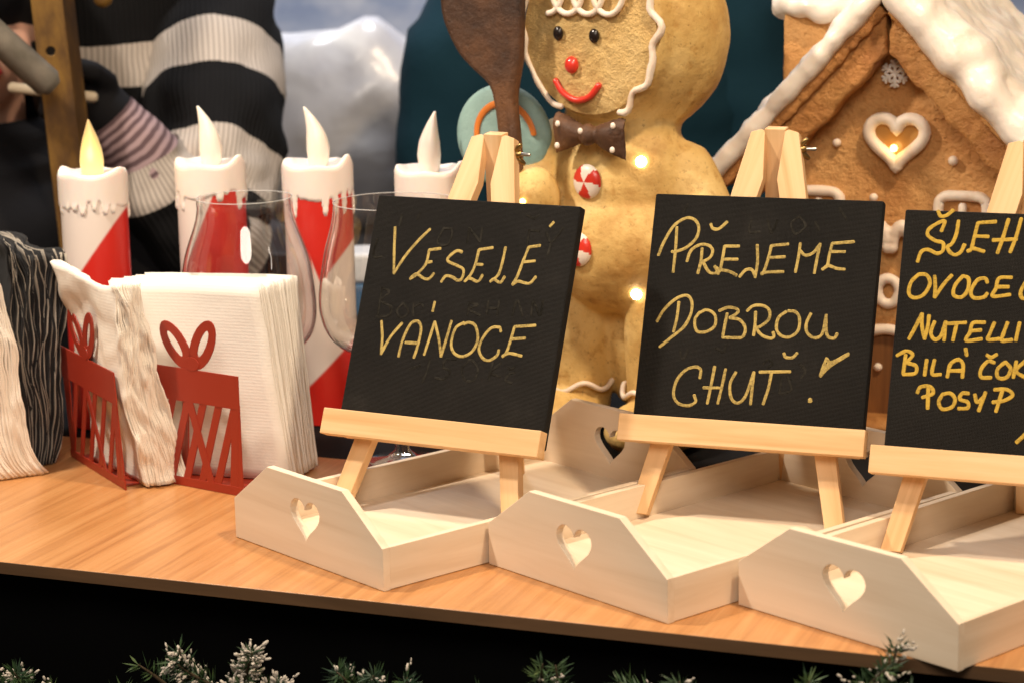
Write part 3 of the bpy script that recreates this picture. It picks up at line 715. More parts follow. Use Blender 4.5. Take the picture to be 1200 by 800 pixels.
# ================================================================= GLASSES
M_rimglint = mat('rim_glint', (.75, .75, .74), .1, alpha=.45)  # pale semi-opaque colour stands in for the bright glint along the rim
def make_glass(loc, H, rim, bowl, zb, label, tilt=0):
    t = thing('wine_glass', label, 'glass', loc, 0, 'large empty wine glasses'); t.rotation_euler = (0, tilt, 0)
    z0 = zb; zm = z0+bowl*.78
    pts = smooth_path([(.0045, 0, z0-.004), (bowl*.45, 0, z0+.008), (bowl*.85, 0, z0+bowl*.35), (bowl, 0, zm), (bowl*.93, 0, zm+(H-zm)*.45), (rim*1.04, 0, zm+(H-zm)*.82), (rim, 0, H)], 6)
    o = [(p.x, p.z) for p in pts]
    inn = [(max(x-.0006, .0003), z+(.0008 if k < 8 else 0)) for k, (x, z) in enumerate(o)]; inn[0] = (.0003, z0+.0005)
    full = [(x, z) for x, z in o]
    st = [(.0003, .0005), (.036, .0005), (.0365, .0014), (.030, .0030), (.014, .0058), (.0068, .0125), (.0042, .030), (.0036, .050), (.0037, z0-.02)]
    bowlm = st+[(x, z) for x, z in full]
    G().lathe(bowlm, 56).obj('glass_body', M_glass, t)
    G().tube([(rim*cos(2*pi*i/56), rim*sin(2*pi*i/56), H) for i in range(56)], .00045, 6, closed=True).obj('rim', M_rimglint, t)
    return t
make_glass((-.247, 2.098, 0), .2385, .0445, .0640, .078, 'empty stemmed wine glass behind the tall white napkins')
make_glass((-.103, 2.028, -.0003), .2425, .056, .0720, .092, 'empty stemmed wine glass tucked behind the left edge of the greeting board')

# ================================================================= SMALL BACKGROUND BOX
t = thing('storage_tub', 'blurred white tub with a blue base behind the candles', 'tub', (-.20, 2.72, -.0008), .05)
G().box((-.030, 0, .041), (.036, .07, .078)).obj('body', mat('white_plastic', (.72, .73, .76), .4), t, bevel=.006)
G().box((-.031, -.001, 0), (.037, .071, .041)).obj('base', mat('blue_plastic', (.03, .12, .26), .4), t, bevel=.006)

# ================================================================= GINGERBREAD FIGURE
FY = -.60
fig = thing('gingerbread_figure', 'smiling gingerbread figure with a bow tie holding a brown spoon and a lollipop', 'figurine', (.102, 2.114, -.0008), FY)
HZ, HU, HN = .388, .007, .052            # face centre
def disc_profile(rows): return rows
g = G()
# head: flat face in front, swelling bulk behind; axis along -y
prof = [(.0005, -.058), (.040, -.0585), (.062, -.057), (.0715, -.053), (.075, -.046), (.0775, -.034), (.086, -.022), (.0935, -.004), (.0965, .016), (.094, .034), (.083, .052), (.062, .066), (.034, .073), (.0005, .075)]
rows = []
for r, y in smooth_path([(a, 0, b) for a, b in prof], 3) and [(p.x, p.z) for p in smooth_path([(a, 0, b) for a, b in prof], 3)]:
    rows.append([V((HU+max(r, .0003)*cos(2*pi*j/56), y, HZ+max(r, .0003)*sin(2*pi*j/56)*(1.06 if y < -.03 else 1.02)-(.004 if y > 0 else 0))) for j in range(56)])
head = G().grid(rows, cu=True, flip=True)
body = G()
body.v, body.f, body.mi = list(head.v), list(head.f), list(head.mi)
body.ball((0, .008, .245), (.074, .056, .075), 32, 20)
body.ball((0, .004, .190), (.086, .062, .072), 32, 20)
body.ball((0, .010, .300), (.060, .045, .045), 24, 14)
body.capsule((-.049, .005, .150), (-.051, 0, .040), .040, .038, 24)
body.capsule((.049, .005, .150), (.051, 0, .040), .040, .038, 24)
body.ball((-.052, -.022, .024), (.040, .062, .026), 24, 14); body.ball((.062, -.030, .024), (.044, .070, .026), 24, 14)
body.capsule((.056, .022, .252), (.090, .016, .198), .033, .032, 24)      # hanging arm
body.capsule((.090, .016, .198), (.094, -.012, .165), .032, .031, 24); body.ball((.094, -.018, .150), (.030, .032, .032), 20, 12)
body.capsule((-.066, .008, .268), (-.098, -.010, .222), .034, .031, 24)  # arm with the spoon
body.capsule((-.098, -.010, .222), (-.060, -.062, .236), .030, .027, 24); body.ball((-.050, -.072, .236), (.026, .030, .030), 20, 12)
body.ball((0, .022, .105), (.030, .026, .080), 20, 14)
bo = body.obj('body', M_cookie, fig, remesh=.0030, smooth_it=3, disp=.0035, dsize=.035)
# separate rough biscuit face plate
rows = []
for i in range(15):
    rr = .0700*i/14
    rows.append([V((HU+max(rr, .0002)*cos(2*pi*j/64), -.0605+.0016*fbm((rr*cos(2*pi*j/64)*60, rr*sin(2*pi*j/64)*60, 1), 1, 3)+.0035*(i/14)**6, HZ+max(rr, .0002)*sin(2*pi*j/64)*1.06)) for j in range(64)])
G().grid(rows, cu=True).obj('face', M_cookie_face, fig)
def fc(u, w, n=.061): return V((u-.028, -n, w))
# wavy icing around the face
pts = []
for i in range(90):
    a = -.36*pi+1.72*pi*i/89; wob = (.0030*sin(a*11+.8)+.0018*sin(a*17))*(1.1 if cos(a) > 0 else .35)+.001*sin(a*5)
    if .35*pi < a < .65*pi: wob += .0
    pts.append((HU+(.0715+wob)*cos(a), -.0585, HZ+(.0755+wob)*sin(a)))
G().tube(pts, [.0026+.0008*max(0, cos(-.36*pi+1.72*pi*i/89))+.0009*fbm((i*.3, 0, 0), 1, 2) for i in range(90)], 10).obj('icing_border', M_icing, fig)
# piped fringe
pts = []
for i in range(150):
    s = i/149; a = s*2*pi*3.62
    pts.append((HU-.0400+.078*s+.0100*sin(a), -.0645, .4200-.0150*cos(a)-.008*sin(s*pi)*0))
G().tube(pts, .0028, 10).obj('icing_fringe', M_icing, fig)
for u, w in ((.0048, .387), (.0433, .3856)):
    e = G().ball(fc(u, w, .0625), (.0052, .0035, .0066), 20, 12); e.obj('eye', M_eye, fig)
G().ball(fc(.0191, .3588, .063), (.0068, .0055, .0078), 20, 12).obj('nose', M_redcandy, fig)
G().tube(smooth_path([fc(.0006, .3440, .0615), fc(.0090, .3335, .0628), fc(.0235, .3270, .0632), fc(.0375, .3305, .0628), fc(.0475, .3415, .0615)], 6), .0030, 10).obj('mouth', M_redcandy, fig)
# bow tie
bt = thing('tmp', None, None); bpy.data.objects.remove(bt)
tie = G()
tie.ball((HU, -.062, .296), (.0085, .009, .0105), 18, 12)
for sg in (-1, 1):
    rows = []
    for i in range(11):
        s = i/10; hw = .0065+.0145*s**.8; th = .006+.006*sin(pi*min(1, s*1.1)); x = HU+sg*(.004+.034*s)
        rows.append([V((x, -.056-th*(1 if cos(a) > 0 else .35)*abs(cos(a))-.0015*sin(a*3)*s, .296-.003*s*(sg > 0)+hw*sin(a)*(1+.06*sin(a*5)))) for a in [2*pi*j/24 for j in range(24)]])
    tie.grid(rows, cu=True, flip=sg > 0); tie.cap(rows[-1], sg < 0); tie.cap(rows[0], sg > 0)
tieo = tie.obj('bow_tie', M_choc, fig, remesh=.0016, smooth_it=3)
DT_ = 1
for u, w, n in ((-.030, .305, .0660), (-.031, .285, .0660), (.004, .300, .0700), (.030, .306, .0670), (.029, .284, .0670)):
    G().ball((HU+u-(.007 if u > -.02 and u < .02 else 0), -n, w), (.0026, .0018, .003), 12, 8).obj('polka_dot', M_whitecandy, tieo)
# peppermint buttons
def front_y(u, w):      # front of the torso ellipsoids
    best = 0
    for (cx, cy, cz), (a, b, c) in (((0, .008, .245), (.074, .056, .075)), ((0, .004, .190), (.086, .062, .072)), ((-.049, .003, .09), (.040, .040, .09)), ((.049, .003, .09), (.045, .045, .08))):
        q = 1-((u-cx)/a)**2-((w-cz)/c)**2
        if q > 0: best = min(best, cy-b*sqrt(q))
    return best
def candy(u, w):
    y = front_y(u, w); g = G(); S = 48; R = 12
    for i in range(R):
        for j in range(S):
            def P(i, j): t = i/R*pi/2; a = 2*pi*j/S; return V((u+.0148*sin(t)*cos(a), y-.0065*cos(t), w+.0162*sin(t)*sin(a)))
            sect = int(((j/S)*6+ .35*(i/R)) % 6) % 2
            g.add([P(i, j), P(i+1, j), P(i+1, j+1), P(i, j+1)], [(0, 1, 2, 3)], sect)
    return g.obj('peppermint_button', [M_redcandy, M_whitecandy], fig)
candy(-.003, .2505); candy(-.008, .1885)
for u, w in ((.0458, .2700), (.0418, .1470)):
    y = front_y(u, w); G().ball((u, y-.001, w), .0050, 14, 10).obj('led_light', M_led, fig)
G().ball((-.040, -.1005, .2365), .0030, 12, 8).obj('led_light', M_led_warm, fig)
# ankle icing
for sx_ in (-1, 1):
    pts = []
    for i in range(64):
        a = 2*pi*i/64; pts.append((sx_*.051+(.0405)*cos(a), 0+.0405*sin(a), .050+.0042*sin(a*6)))
    G().tube(pts, .0026, 8, closed=True).obj('ankle_icing', M_icing, fig)
# spoon and lollipop
def sp(u, w): return (u-.028, w)
L_ = [(-.148, .470), (-.140, .445), (-.136, .425), (-.134, .405), (-.128, .388), (-.115, .367), (-.098, .352), (-.083, .340), (-.0775, .325), (-.074, .300), (-.072, .270), (-.068, .230), (-.066, .170), (-.060, .165)]
R_ = [(-.052, .170), (-.052, .230), (-.051, .270), (-.053, .300), (-.055, .325), (-.052, .345), (-.048, .365), (-.046, .40), (-.046, .43), (-.052, .455), (-.068, .478), (-.095, .490), (-.125, .487)]
lp = [(p.x, p.z) for p in smooth_path([(a, 0, b) for a, b in (L_+R_)], 3, True)]
spn = outline('spoon', [lp], .014, M_choc, fig, .005); spn.location = (0, -.092, 0)
spn.data.polygons.foreach_set('use_smooth', [True]*len(spn.data.polygons))
def lolly():
    cx, cz, y, rx, rz = -.1130, .284, -.022, .0540, .0500
    rows = []
    for i in range(15):
        t = pi*i/14
        rows.append([V((cx+rx*(sin(t)**.45)*cos(2*pi*j/48), y-.0105*cos(t), cz+rz*(sin(t)**.45)*sin(2*pi*j/48))) for j in range(48)])
    ob = G().grid(rows, cu=True).obj('lollipop', M_turq, fig)
    pts = []
    for i in range(90):
        a = .15+i/89*2*pi*1.15; r = .038*(1-i/89*.66); pts.append((cx+.004+r*cos(a), y-.0112, cz+r*sin(a)))
    G().tube(pts, [.0034 for i in range(90)], 8, ry=.0015, upv=(0, 1, 0)).obj('spiral', M_orange, ob)
    G().tube([(cx+.02, y+.004, cz-.045), (cx+.045, y-.01, cz-.10)], .005, 10).obj('stick', M_whitecandy, ob)
lolly()

# ================================================================= GINGERBREAD HOUSE
HYAW = -.40; HO = V((.369, 2.156, -.0008))
hs = thing('gingerbread_house', 'gingerbread house with white icing roof and a glowing heart window', 'ornament house', HO, HYAW)
RN = .040; AP = .396; SL = 1.08; HW = .122; DEP = .22
def under(u): return AP-abs(u)*SL
# walls: pentagon prism with an uneven surface
def gable(y, flip):
    rows = []
    for i in range(41):
        s = i/40; u = -HW+2*HW*s; zt = under(u)+.004
        rows.append([V((u, y+(-1 if not flip else 1)*.0022*fbm((u*38, k*.5, 3 if flip else 0), 1, 3), zt*k/40)) for k in range(41)])
    return rows
w = G(); w.grid(gable(0, False), flip=False); w.grid(gable(DEP, True), flip=True)
for sg in (-1, 1):
    w.grid([[V((sg*HW, DEP*i/20, under(HW)*k/20)) for k in range(21)] for i in range(21)], flip=sg < 0)
w.obj('wall', M_ginger, hs)
def slab(sg):
    rows = []; th = .018; y0, y1 = -RN, DEP+.02; Lh = .158 if sg < 0 else .165; rows2 = []
    n, m = 46, 60; g = G()
    d = V((sg*1, 0, -SL)).normalized(); nn = V((sg*SL, 0, 1)).normalized()
    def P(s, v, t):
        p = V((0, 0, AP))+d*(s*Lh*1.46)+nn*(t*th)+V((0, y0+(y1-y0)*v, 0)); return p
    # closed box as a ring grid round the section, swept in y
    sec = [(i/n, 0) for i in range(n+1)]+[(1, .5)]+[(1-i/n, 1) for i in range(n+1)]+[(0, .5)]
    for j in range(m+1): rows.append([P(s, j/m, t) for s, t in sec])
    g.grid(rows, cu=True); g.cap(rows[0], True); g.cap(rows[-1])
    return g.obj('roof_slab', M_ginger2, hs, remesh=.0030, disp=.006, dsize=.012, smooth_it=1)
slab(-1); slab(1)
# icing on the roof
rnd = random.Random(5)
def onroof(sg, s, h=0, y=-RN):
    d = V((sg*1, 0, -SL)).normalized(); nn = V((sg*SL, 0, 1)).normalized(); return V((0, y, AP))+d*s+nn*(.018+h)
def icing(sg, L, edge_r, lump, seed):
    g = G(); rnd = random.Random(seed)
    for i in range(70):                        # soft lip along the front edge
        s = -.004+(L+.004)*i/69; r = edge_r*(1+.30*fbm((s*38, seed, 0), 1, 2))
        g.ball(onroof(sg, s, lump*.2+.0015*fbm((s*50, 2, seed), 1, 2), -RN-.001+.003*fbm((s*30, 5, seed), 1, 2)), (r, r, r), 10, 7)
    for k in range(700):                       # uneven layer over the slope
        s = rnd.uniform(-.004, L-.004); y = rnd.uniform(-RN+.012, DEP+.015); r = rnd.uniform(.9, 1.25)*edge_r
        g.ball(onroof(sg, s, lump*(.4+.7*fbm((s*14, y*14, seed), 1, 2)), y), (r*1.5, r*1.5, r), 9, 6)
    return g
g = icing(-1, .250, .0098, .003, 3); p = onroof(-1, .250, .0, -RN); g.ball(p+V((.0, -.002, -.006)), (.019, .016, .021), 16, 10)
g.obj('roof_icing', M_snow, hs, remesh=.0028, smooth_it=6, disp=.003, dsize=.03)
icing(1, .250, .0170, .010, 8).obj('roof_icing', M_snow, hs, remesh=.0028, smooth_it=16, disp=.005, dsize=.05)
# chimney with icing cap
ch = G().box((-.116, .020, .235), (-.050, .080, .398)).obj('chimney', M_ginger, hs, remesh=.0035, smooth_it=2, disp=.004, dsize=.02)
c2 = G()
for i in range(26):
    a = i*2.4; c2.ball((-.083+.036*cos(a), .05+.034*sin(a), .398+.004*sin(i*1.3)), (.017, .017, .0125), 12, 8)
c2.ball((-.083, .05, .402), (.045, .042, .017), 20, 12)
c2.obj('icing_cap', M_snow, ch, remesh=.0028, smooth_it=4, disp=.004, dsize=.03)
# recessed inner trim under the roof edge
for sg, wd in ((-1, .0275), (1, .0275)):
    d = V((sg*1, 0, -SL)).normalized(); nn = V((sg*SL, 0, 1)).normalized(); g = G(); rr = []
    for j in range(9):
        y = -.033+.037*j/8; ring = []
        for s_ in [k/30*.20 for k in range(31)]: ring.append(V((0, y, AP))+d*s_+nn*.004)
        for s_ in [k/30*.20 for k in range(30, -1, -1)]: ring.append(V((0, y, AP-wd*1.35))+d*s_+nn*(.0015*sin(s_*130)))
        rr.append([p if p.x*sg > 0 else V((0, p.y, p.z)) for p in ring])
    g.grid(rr, cu=True); g.cap(rr[0], True); g.cap(rr[-1])
    g.obj('roof_trim', M_ginger2, hs, remesh=.0028, disp=.004, dsize=.010)
# piped decoration
def D_(u, w): return (u-.009, w)
def pipe(name, pts, r, y=-.004, closed=False, k=5, parent=hs, m=M_icing, jit=.10):
    P = smooth_path([(a, y, b) for a, b in pts], k, closed)
    return G().tube(P, [r*(1+jit*fbm((p.x*90, p.z*90, 2), 1, 2)) for p in P], 12, closed=closed).obj(name, m, parent)
hp = [((x-.0033)*1.0, z) for x, z in heart(.0033+.0033, .2480, .054, .047, 24)]
pipe('heart_window_frame', hp, .0062, -.006, True, 2)
pane = outline('heart_pane', [heart(.0033, .2500, .048, .041)], .002, mat('amber_pane', (.42, .22, .07), .2), hs, .0002); pane.location = (0, -.0035, 0)
G().ball((.0010, -.0075, .2665), .0036, 14, 10).obj('led_light', M_led_warm, hs)
l = bpy.data.lights.new('heart_window_light', 'POINT'); l.energy = .006; l.color = (1, .62, .2); l.shadow_soft_size = .004
lo = bpy.data.objects.new('heart_window_light', l); COL.objects.link(lo); lo.parent = hs; lo.location = (.001, -.016, .2665)
# snowflake
sf = G(); cx, cz = .0003, .3372
for k in range(6):
    a = k*pi/3+pi/6*0+pi/2; e = V((cos(a), 0, sin(a))); q = V((-sin(a), 0, cos(a))); c = V((cx, -.0045, cz))
    sf.tube([c, c+e*.0128], .0017, 8)
    for rr, l_ in ((.0055, .0048), (.0095, .0042)):
        for sg in (-1, 1): sf.tube([c+e*rr, c+e*(rr+l_*.6)+q*sg*l_*.85], .0014, 8)
sf.obj('snowflake', M_snow, hs)
for u, w_, r in ((-.0464, .2698, .0042), (.043, .3232, .0042), (.0662, .2559, .0048), (-.0097, .218, .0042), (-.0030, .052, .0042), (-.066, .12, .0042), (.072, .15, .0042)):
    G().ball((u-.009, -.004, w_), r, 14, 10).obj('icing_dot', M_icing, hs)
for u0, u1 in ((-.0855, -.0425), (.0530, .0990)):
    a, b = u0-.009, u1-.009
    fr = pipe('window_frame', [(a, .165), (a, .212), (a+.003, .2195), (a+.010, .2225), (b-.010, .2225), (b-.003, .2195), (b, .212), (b, .165), (b-.01, .160), (a+.01, .160)], .0052, -.004, True, 3)
    pipe('window_bar', [((a+b)/2, .162), ((a+b)/2, .185), ((a+b)/2, .214)], .0040, -.0035, parent=fr)
    pipe('window_bar', [(a, .19), ((a+b)/2, .19), (b, .19)], .0036, -.003, parent=fr)
    pn = outline('pane', [[(a, .163), (b, .163), (b, .220), (a, .220)]], .001, M_ginger2, fr, .0001); pn.location = (0, -.0028, 0)
# scalloped canopy, ring, door
pts = []
for i in range(60):
    s = i/59; pts.append((-.055+.115*s, .176+.022*abs(sin(s*pi*4))))
g = G()
for i in range(4):
    cx = -.036+i*.0235
    for q in range(9):
        a = pi*q/8; g.ball((cx+.0095*cos(a), -.010, .172+.020*sin(a)), (.0062, .007, .0072), 12, 8)
g.obj('scalloped_icing', M_icing, hs, remesh=.002, smooth_it=3)
for cx, cz in ((-.003, .1275), (-.040, .110), (.034, .110)):
    pipe('icing_ring', [(cx+.0105*cos(2*pi*i/12), cz+.0125*sin(2*pi*i/12)) for i in range(12)], .0052, -.004, True, 3)
door = outline('door', [[(-.038, 0), (.030, 0), (.030, .070), (.022, .080), (-.004, .085), (-.030, .080), (-.038, .070)]], .004, M_door, hs, .0008); door.location = (0, -.004, 0)
pipe('door_icing', [(-.040, .002), (-.0405, .05), (-.037, .074), (-.022, .086), (-.004, .090), (.014, .086), (.029, .074), (.0325, .05), (.032, .002)], .0055, -.005)
bs = G()
for i in range(30):
    a = -1.35+2.7*i/29; bs.ball((.17*sin(a)*.95-.004, .03-.10*cos(a)*.9+.01*sin(i*2.1), .006), (.016+.004*sin(i), .013, .010), 12, 8)
bs.box((-.150, -.055, .0004), (.150, DEP+.03, .006))
bs.obj('base_plate', M_ginger2, hs, remesh=.003, smooth_it=3)

# ================================================================= RUSTY RACK POST
M_rust = mat('rusty_steel', (.20, .10, .025), .55, .4)
n = N(M_rust); v = n.coord((1, 1, .35)); a = n.noise(v, 22, 5, .65); b = n.noise(v, 90, 4)
n.color(n.ramp(a, [(.30, (.035, .020, .012)), (.48, (.105, .052, .014)), (.66, (.24, .13, .024))])).rough(b, .35, .7).bump((b, .001, .4))
post = thing('rack_post', 'rusty perforated angle-iron post with a grey tube joined to it', 'rack post', (-.460, 2.50, -.001), .25)
def circ(cx, cz, r, n=20): return [(cx+r*cos(2*pi*i/n), cz+r*sin(2*pi*i/n)) for i in range(n)]
M = Matrix.Rotation(radians(3.0), 4, 'Y')
def rotate(o): o.rotation_euler = (0, radians(-3.2), 0); return o
rotate(outline('flange', [[(-.034, -.9), (.000, -.9), (.000, .75), (-.034, .75)]]+[circ(-.019, z, .0052) for z in (.06, .17, .350-.0, .46, .57)], .003, M_rust, post, .0005))
f2 = outline('flange', [[(0, -.9), (.022, -.9), (.022, .75), (0, .75)]], .003, M_rust, post, .0005, Matrix.Rotation(radians(52), 4, 'Z')); rotate(f2); f2.location = (.0004, .0006, 0)
M_grey = mat('grey_tube', (.16, .145, .12), .6); n = N(M_grey); v = n.coord((1, 1, 1)); a = n.noise(v, 30, 5); n.color(n.ramp(a, [(.3, (.10, .09, .07)), (.6, (.19, .17, .14)), (.8, (.26, .22, .17))]))
gt = G().tube([(-.268, -.06, .550), (-.188, -.055, .462), (-.046, -.045, .318)], .0165, 24)
gt.obj('tube', M_grey, post, smooth=True)
G().ball((.021, .0, .405), (.011, .008, .012), 16, 10).obj('bolt_head', M_rust, post)

# ================================================================= PEOPLE
def m_skin():
    m = mat('skin', (.60, .34, .24), .5, sss=.15); n = N(m); v = n.coord((1, 1, 1)); a = n.noise(v, 30, 4); n.color(n.mix(n.math('MULTIPLY', a, .35), (.62, .36, .26), (.55, .25, .18))); return m
M_skin = m_skin()
def loft(name, pts, rad, m, parent, seg=40, k=6, ratio=1.0, wr=.006, ws=9, seed=0, upv=(0, 1, 0)):
    """cloth tube; UV x = length along it, y = distance round it (metres)"""
    P = smooth_path(pts, k); n = len(P); R = []
    for i in range(n):
        s = i/(n-1)*(len(rad)-1); a = min(int(s), len(rad)-2); f = s-a; f = f*f*(3-2*f); R.append(rad[a]*(1-f)+rad[a+1]*f)
    T = [(P[min(i+1, n-1)]-P[max(i-1, 0)]).normalized() for i in range(n)]
    a = V(upv).cross(T[0]).normalized(); rows = []; us = [0]
    for i in range(n):
        a = (a-T[i]*a.dot(T[i])).normalized(); b = T[i].cross(a); row = []
        if i: us.append(us[-1]+(P[i]-P[i-1]).length)
        for j in range(seg):
            t = 2*pi*j/seg; d = a*cos(t)+b*sin(t)*ratio
            q = P[i]+d*R[i]; q += d.normalized()*wr*fbm((q.x*ws+seed, q.y*ws, q.z*ws*1.6), 1, 3); row.append(q)
        rows.append(row)
    g = G().grid(rows, cu=True); o = g.obj(name, m, parent)
    uv = o.data.uv_layers.new(name='cloth'); mr = sum(R)/n
    for pl in o.data.polygons:
        i, j = divmod(pl.index, seg)
        c = [(i, j), (i, j+1), (i+1, j+1), (i+1, j)]
        for li, (ii, jj) in zip(pl.loop_indices, c): uv.data[li].uv = (us[ii], jj/seg*2*pi*mr)
    return o
def m_knit(name, bands, period, off, dark=(.006, .006, .007), light=(.56, .50, .45), rib=.0065):
    m = mat(name, dark, .95, spec=.2); n = N(m); uv = n.node('ShaderNodeUVMap', uv_map='cloth'); sp_ = n.node('ShaderNodeSeparateXYZ'); n.link(uv.outputs[0], sp_.inputs[0])
    wob = n.noise(uv.outputs[0], 14, 3); u = n.math('ADD', sp_.outputs[0], n.math('MULTIPLY', wob, .012))
    f = n.math('FRACT', n.math('DIVIDE', n.math('ADD', u, off), period))
    col = n.ramp(f, [(0, dark), (1-bands, light)], 'CONSTANT')
    rb = n.math('SINE', n.math('MULTIPLY', sp_.outputs[1], 2*pi/rib)); rb = n.math('ADD', n.math('MULTIPLY', rb, .5), .5)
    fz = n.noise(uv.outputs[0], 320, 3)
    col = n.mix(n.math('MULTIPLY', n.math('SUBTRACT', 1.0, rb), .42), col, tuple(c*.45 for c in dark)); n.color(col).bump((rb, .002, .5), (fz, .001, .4)); return m
def make_body(root, pts, head=None, hands=(), voxel=.008):
    g = G()
    for a, b, ra, rb in pts: g.capsule(a, b, ra, rb, 16)
    if head:
        c = V(head)
        g.ball(c+V((0, .012, .035)), (.077, .094, .098), 24, 16); g.ball(c+V((0, -.012, -.035)), (.058, .066, .070), 20, 14)
        g.ball(c+V((0, -.052, -.078)), (.024, .022, .019), 14, 10)
        g.capsule(c+V((0, -.084, .018)), c+V((0, -.102, -.018)), .008, .014, 12)
        for sg in (-1, 1): g.ball(c+V((sg*.076, .012, 0)), (.008, .018, .030), 12, 8); g.ball(c+V((sg*.036, -.048, -.020)), (.028, .026, .026), 12, 8)
    for (hc, d, side) in hands:      # palm, four curled fingers and a thumb
        hc = V(hc); d = V(d).normalized(); s_ = d.cross(V((0, 0, 1))).normalized()*side; u_ = s_.cross(d).normalized()
        g.ball(hc, (.026, .026, .028), 16, 10)
        for k in range(4):
            o_ = u_*(.028-.019*k)*1.0; ln = (.030, .034, .032, .026)[k]
            a = hc+o_+d*.026; b = a+d*ln+s_*.008; c_ = b-s_*.022+d*.006; e = c_-d*.020-s_*.006
            g.capsule(a, b, .0092, .0088, 10); g.capsule(b, c_, .0088, .0082, 10); g.capsule(c_, e, .0082, .0075, 10)
        a = hc-s_*.018+u_*.022; b = a-s_*.016+d*.028+u_*.006; g.capsule(a, b, .0095, .0090, 10); g.capsule(b, b+d*.024+s_*.010, .0090, .008, 10)
    return g.obj('body', M_skin, root, remesh=voxel, smooth_it=4)
def face_bits(root, c, lips=(.55, .05, .05), hair=(.02, .012, .008)):
    c = V(c)
    for sg in (-1, 1):
        G().ball(c+V((sg*.031, -.072, .022)), (.012, .009, .008), 14, 10).obj('eye', M_eye, root)
    ml = mat('lips', lips, .35)
    G().tube(smooth_path([c+V((-.025, -.072, -.048)), c+V((-.010, -.081, -.045)), c+V((0, -.083, -.047)), c+V((.010, -.081, -.045)), c+V((.025, -.072, -.048))], 5), [.002]+[.0050]*19+[.002], 10).obj('upper_lip', ml, root)
    G().tube(smooth_path([c+V((-.022, -.073, -.050)), c+V((0, -.083, -.056)), c+V((.022, -.073, -.050))], 8), [.002]+[.0056]*15+[.002], 10).obj('lower_lip', ml, root)
    g = G(); g.ball(c+V((0, .026, .052)), (.090, .100, .098), 24, 16)
    for k in range(14):
        a = k/13*pi*1.15-.07*pi; x = .084*cos(a); y = .02+.086*sin(a); g.capsule(c+V((x, y+.02, .06)), c+V((x*.95, y*1.08+.02, -.10)), .024, .016, 10)
    g.obj('hair', mat('hair', hair, .5), root, remesh=.008, smooth_it=3, disp=.008, dsize=.02)
# --- person in the striped sweater
p1 = thing('person', 'person in a black and white striped knit sweater, arm bent, dark glove', 'person', (-.560, 2.92, -.95), .05)
Z0 = .95
make_body(p1, [((0, .02, Z0+.40), (0, .03, Z0+.28), .085, .11), ((0, .03, Z0+.30), (0, .02, Z0+.0), .13, .12), ((0, .02, Z0+.56), (0, .02, Z0+.46), .055, .062), ((-.14, .03, Z0+.415), (.14, .03, Z0+.415), .042, .042),
    ((.15, .05, Z0+.40), (.185, -.20, Z0+.13), .048, .040), ((.185, -.20, Z0+.13), (.120, -.285, Z0+.225), .040, .028), ((.120, -.285, Z0+.225), (.080, -.298, Z0+.270), .026, .026),
    ((-.15, .02, Z0+.40), (-.22, -.06, Z0+.14), .048, .040), ((-.22, -.06, Z0+.14), (-.14, -.21, Z0+.16), .040, .028),
    ((-.09, .02, Z0), (-.10, .02, .08), .085, .045), ((.09, .02, Z0), (.10, .02, .08), .085, .045), ((-.10, .02, .05), (-.11, -.12, .045), .045, .040), ((.10, .02, .05), (.11, -.12, .045), .045, .040)],
    (0, .0, Z0+.68), [((.070, -.300, Z0+.280), (-.8, -.5, .35), 1)])
face_bits(p1, (0, .0, Z0+.68))
M_kt = m_knit('striped_knit_torso', .17, .330, .197); M_ks = m_knit('striped_knit_sleeve', .42, .158, -.014+.158, rib=.0062)
sw = loft('sweater', [(0, .03, Z0-.12), (0, .03, Z0+.05), (0, .03, Z0+.20), (0, .025, Z0+.33), (0, .02, Z0+.43), (0, .02, Z0+.490), (0, .02, Z0+.530)], [.205, .20, .20, .205, .20, .135, .074], M_kt, p1, 64, 8, .72, .012, 8, 1, (0, 1, 0))
loft('sleeve', [(.10, .10, Z0+.480), (.160, .05, Z0+.400), (.186, -.06, Z0+.290), (.190, -.17, Z0+.175), (.178, -.24, Z0+.105)], [.080, .088, .088, .080, .058], M_ks, sw, 56, 9, 1.0, .012, 11, 5)
loft('sleeve', [(.205, -.21, Z0+.075), (.170, -.25, Z0+.115), (.140, -.28, Z0+.170), (.120, -.295, Z0+.215)], [.066, .070, .056, .042], m_knit('striped_knit_forearm', .36, .150, .096, rib=.007), sw, 56, 9, 1.0, .010, 12, 7)
loft('cuff', [(.128, -.288, Z0+.200), (.112, -.297, Z0+.225), (.084, -.306, Z0+.262)], [.046, .040, .034], m_knit('cuff_knit', .5, .010, 0, (.13, .085, .095), (.40, .29, .31), .5), sw, 40, 6, 1.0, .003, 12, 8)
loft('sleeve', [(-.13, .02, Z0+.455), (-.20, .0, Z0+.36), (-.235, -.05, Z0+.22), (-.215, -.10, Z0+.12), (-.16, -.18, Z0+.14)], [.078, .092, .090, .080, .055], M_ks, sw, 56, 9, 1.0, .012, 11, 9)
M_glove = mat('black_glove', (.006, .006, .008), .8, spec=.2)
gg = G(); hc = V((.070, -.300, Z0+.280)); d = V((-.8, -.5, .35)).normalized(); s_ = d.cross(V((0, 0, 1))).normalized(); u_ = s_.cross(d).normalized()
gg.capsule(V((.098, -.300, Z0+.245)), hc, .033, .032, 16); gg.ball(hc, (.031, .031, .034), 16, 10)
for k in range(4):
    o_ = u_*(.028-.019*k); ln = (.030, .034, .032, .026)[k]; a = hc+o_+d*.026; b = a+d*ln+s_*.008; c_ = b-s_*.022+d*.006; e = c_-d*.020-s_*.006
    gg.capsule(a, b, .0115, .011, 10); gg.capsule(b, c_, .011, .0105, 10); gg.capsule(c_, e, .0105, .0095, 10)
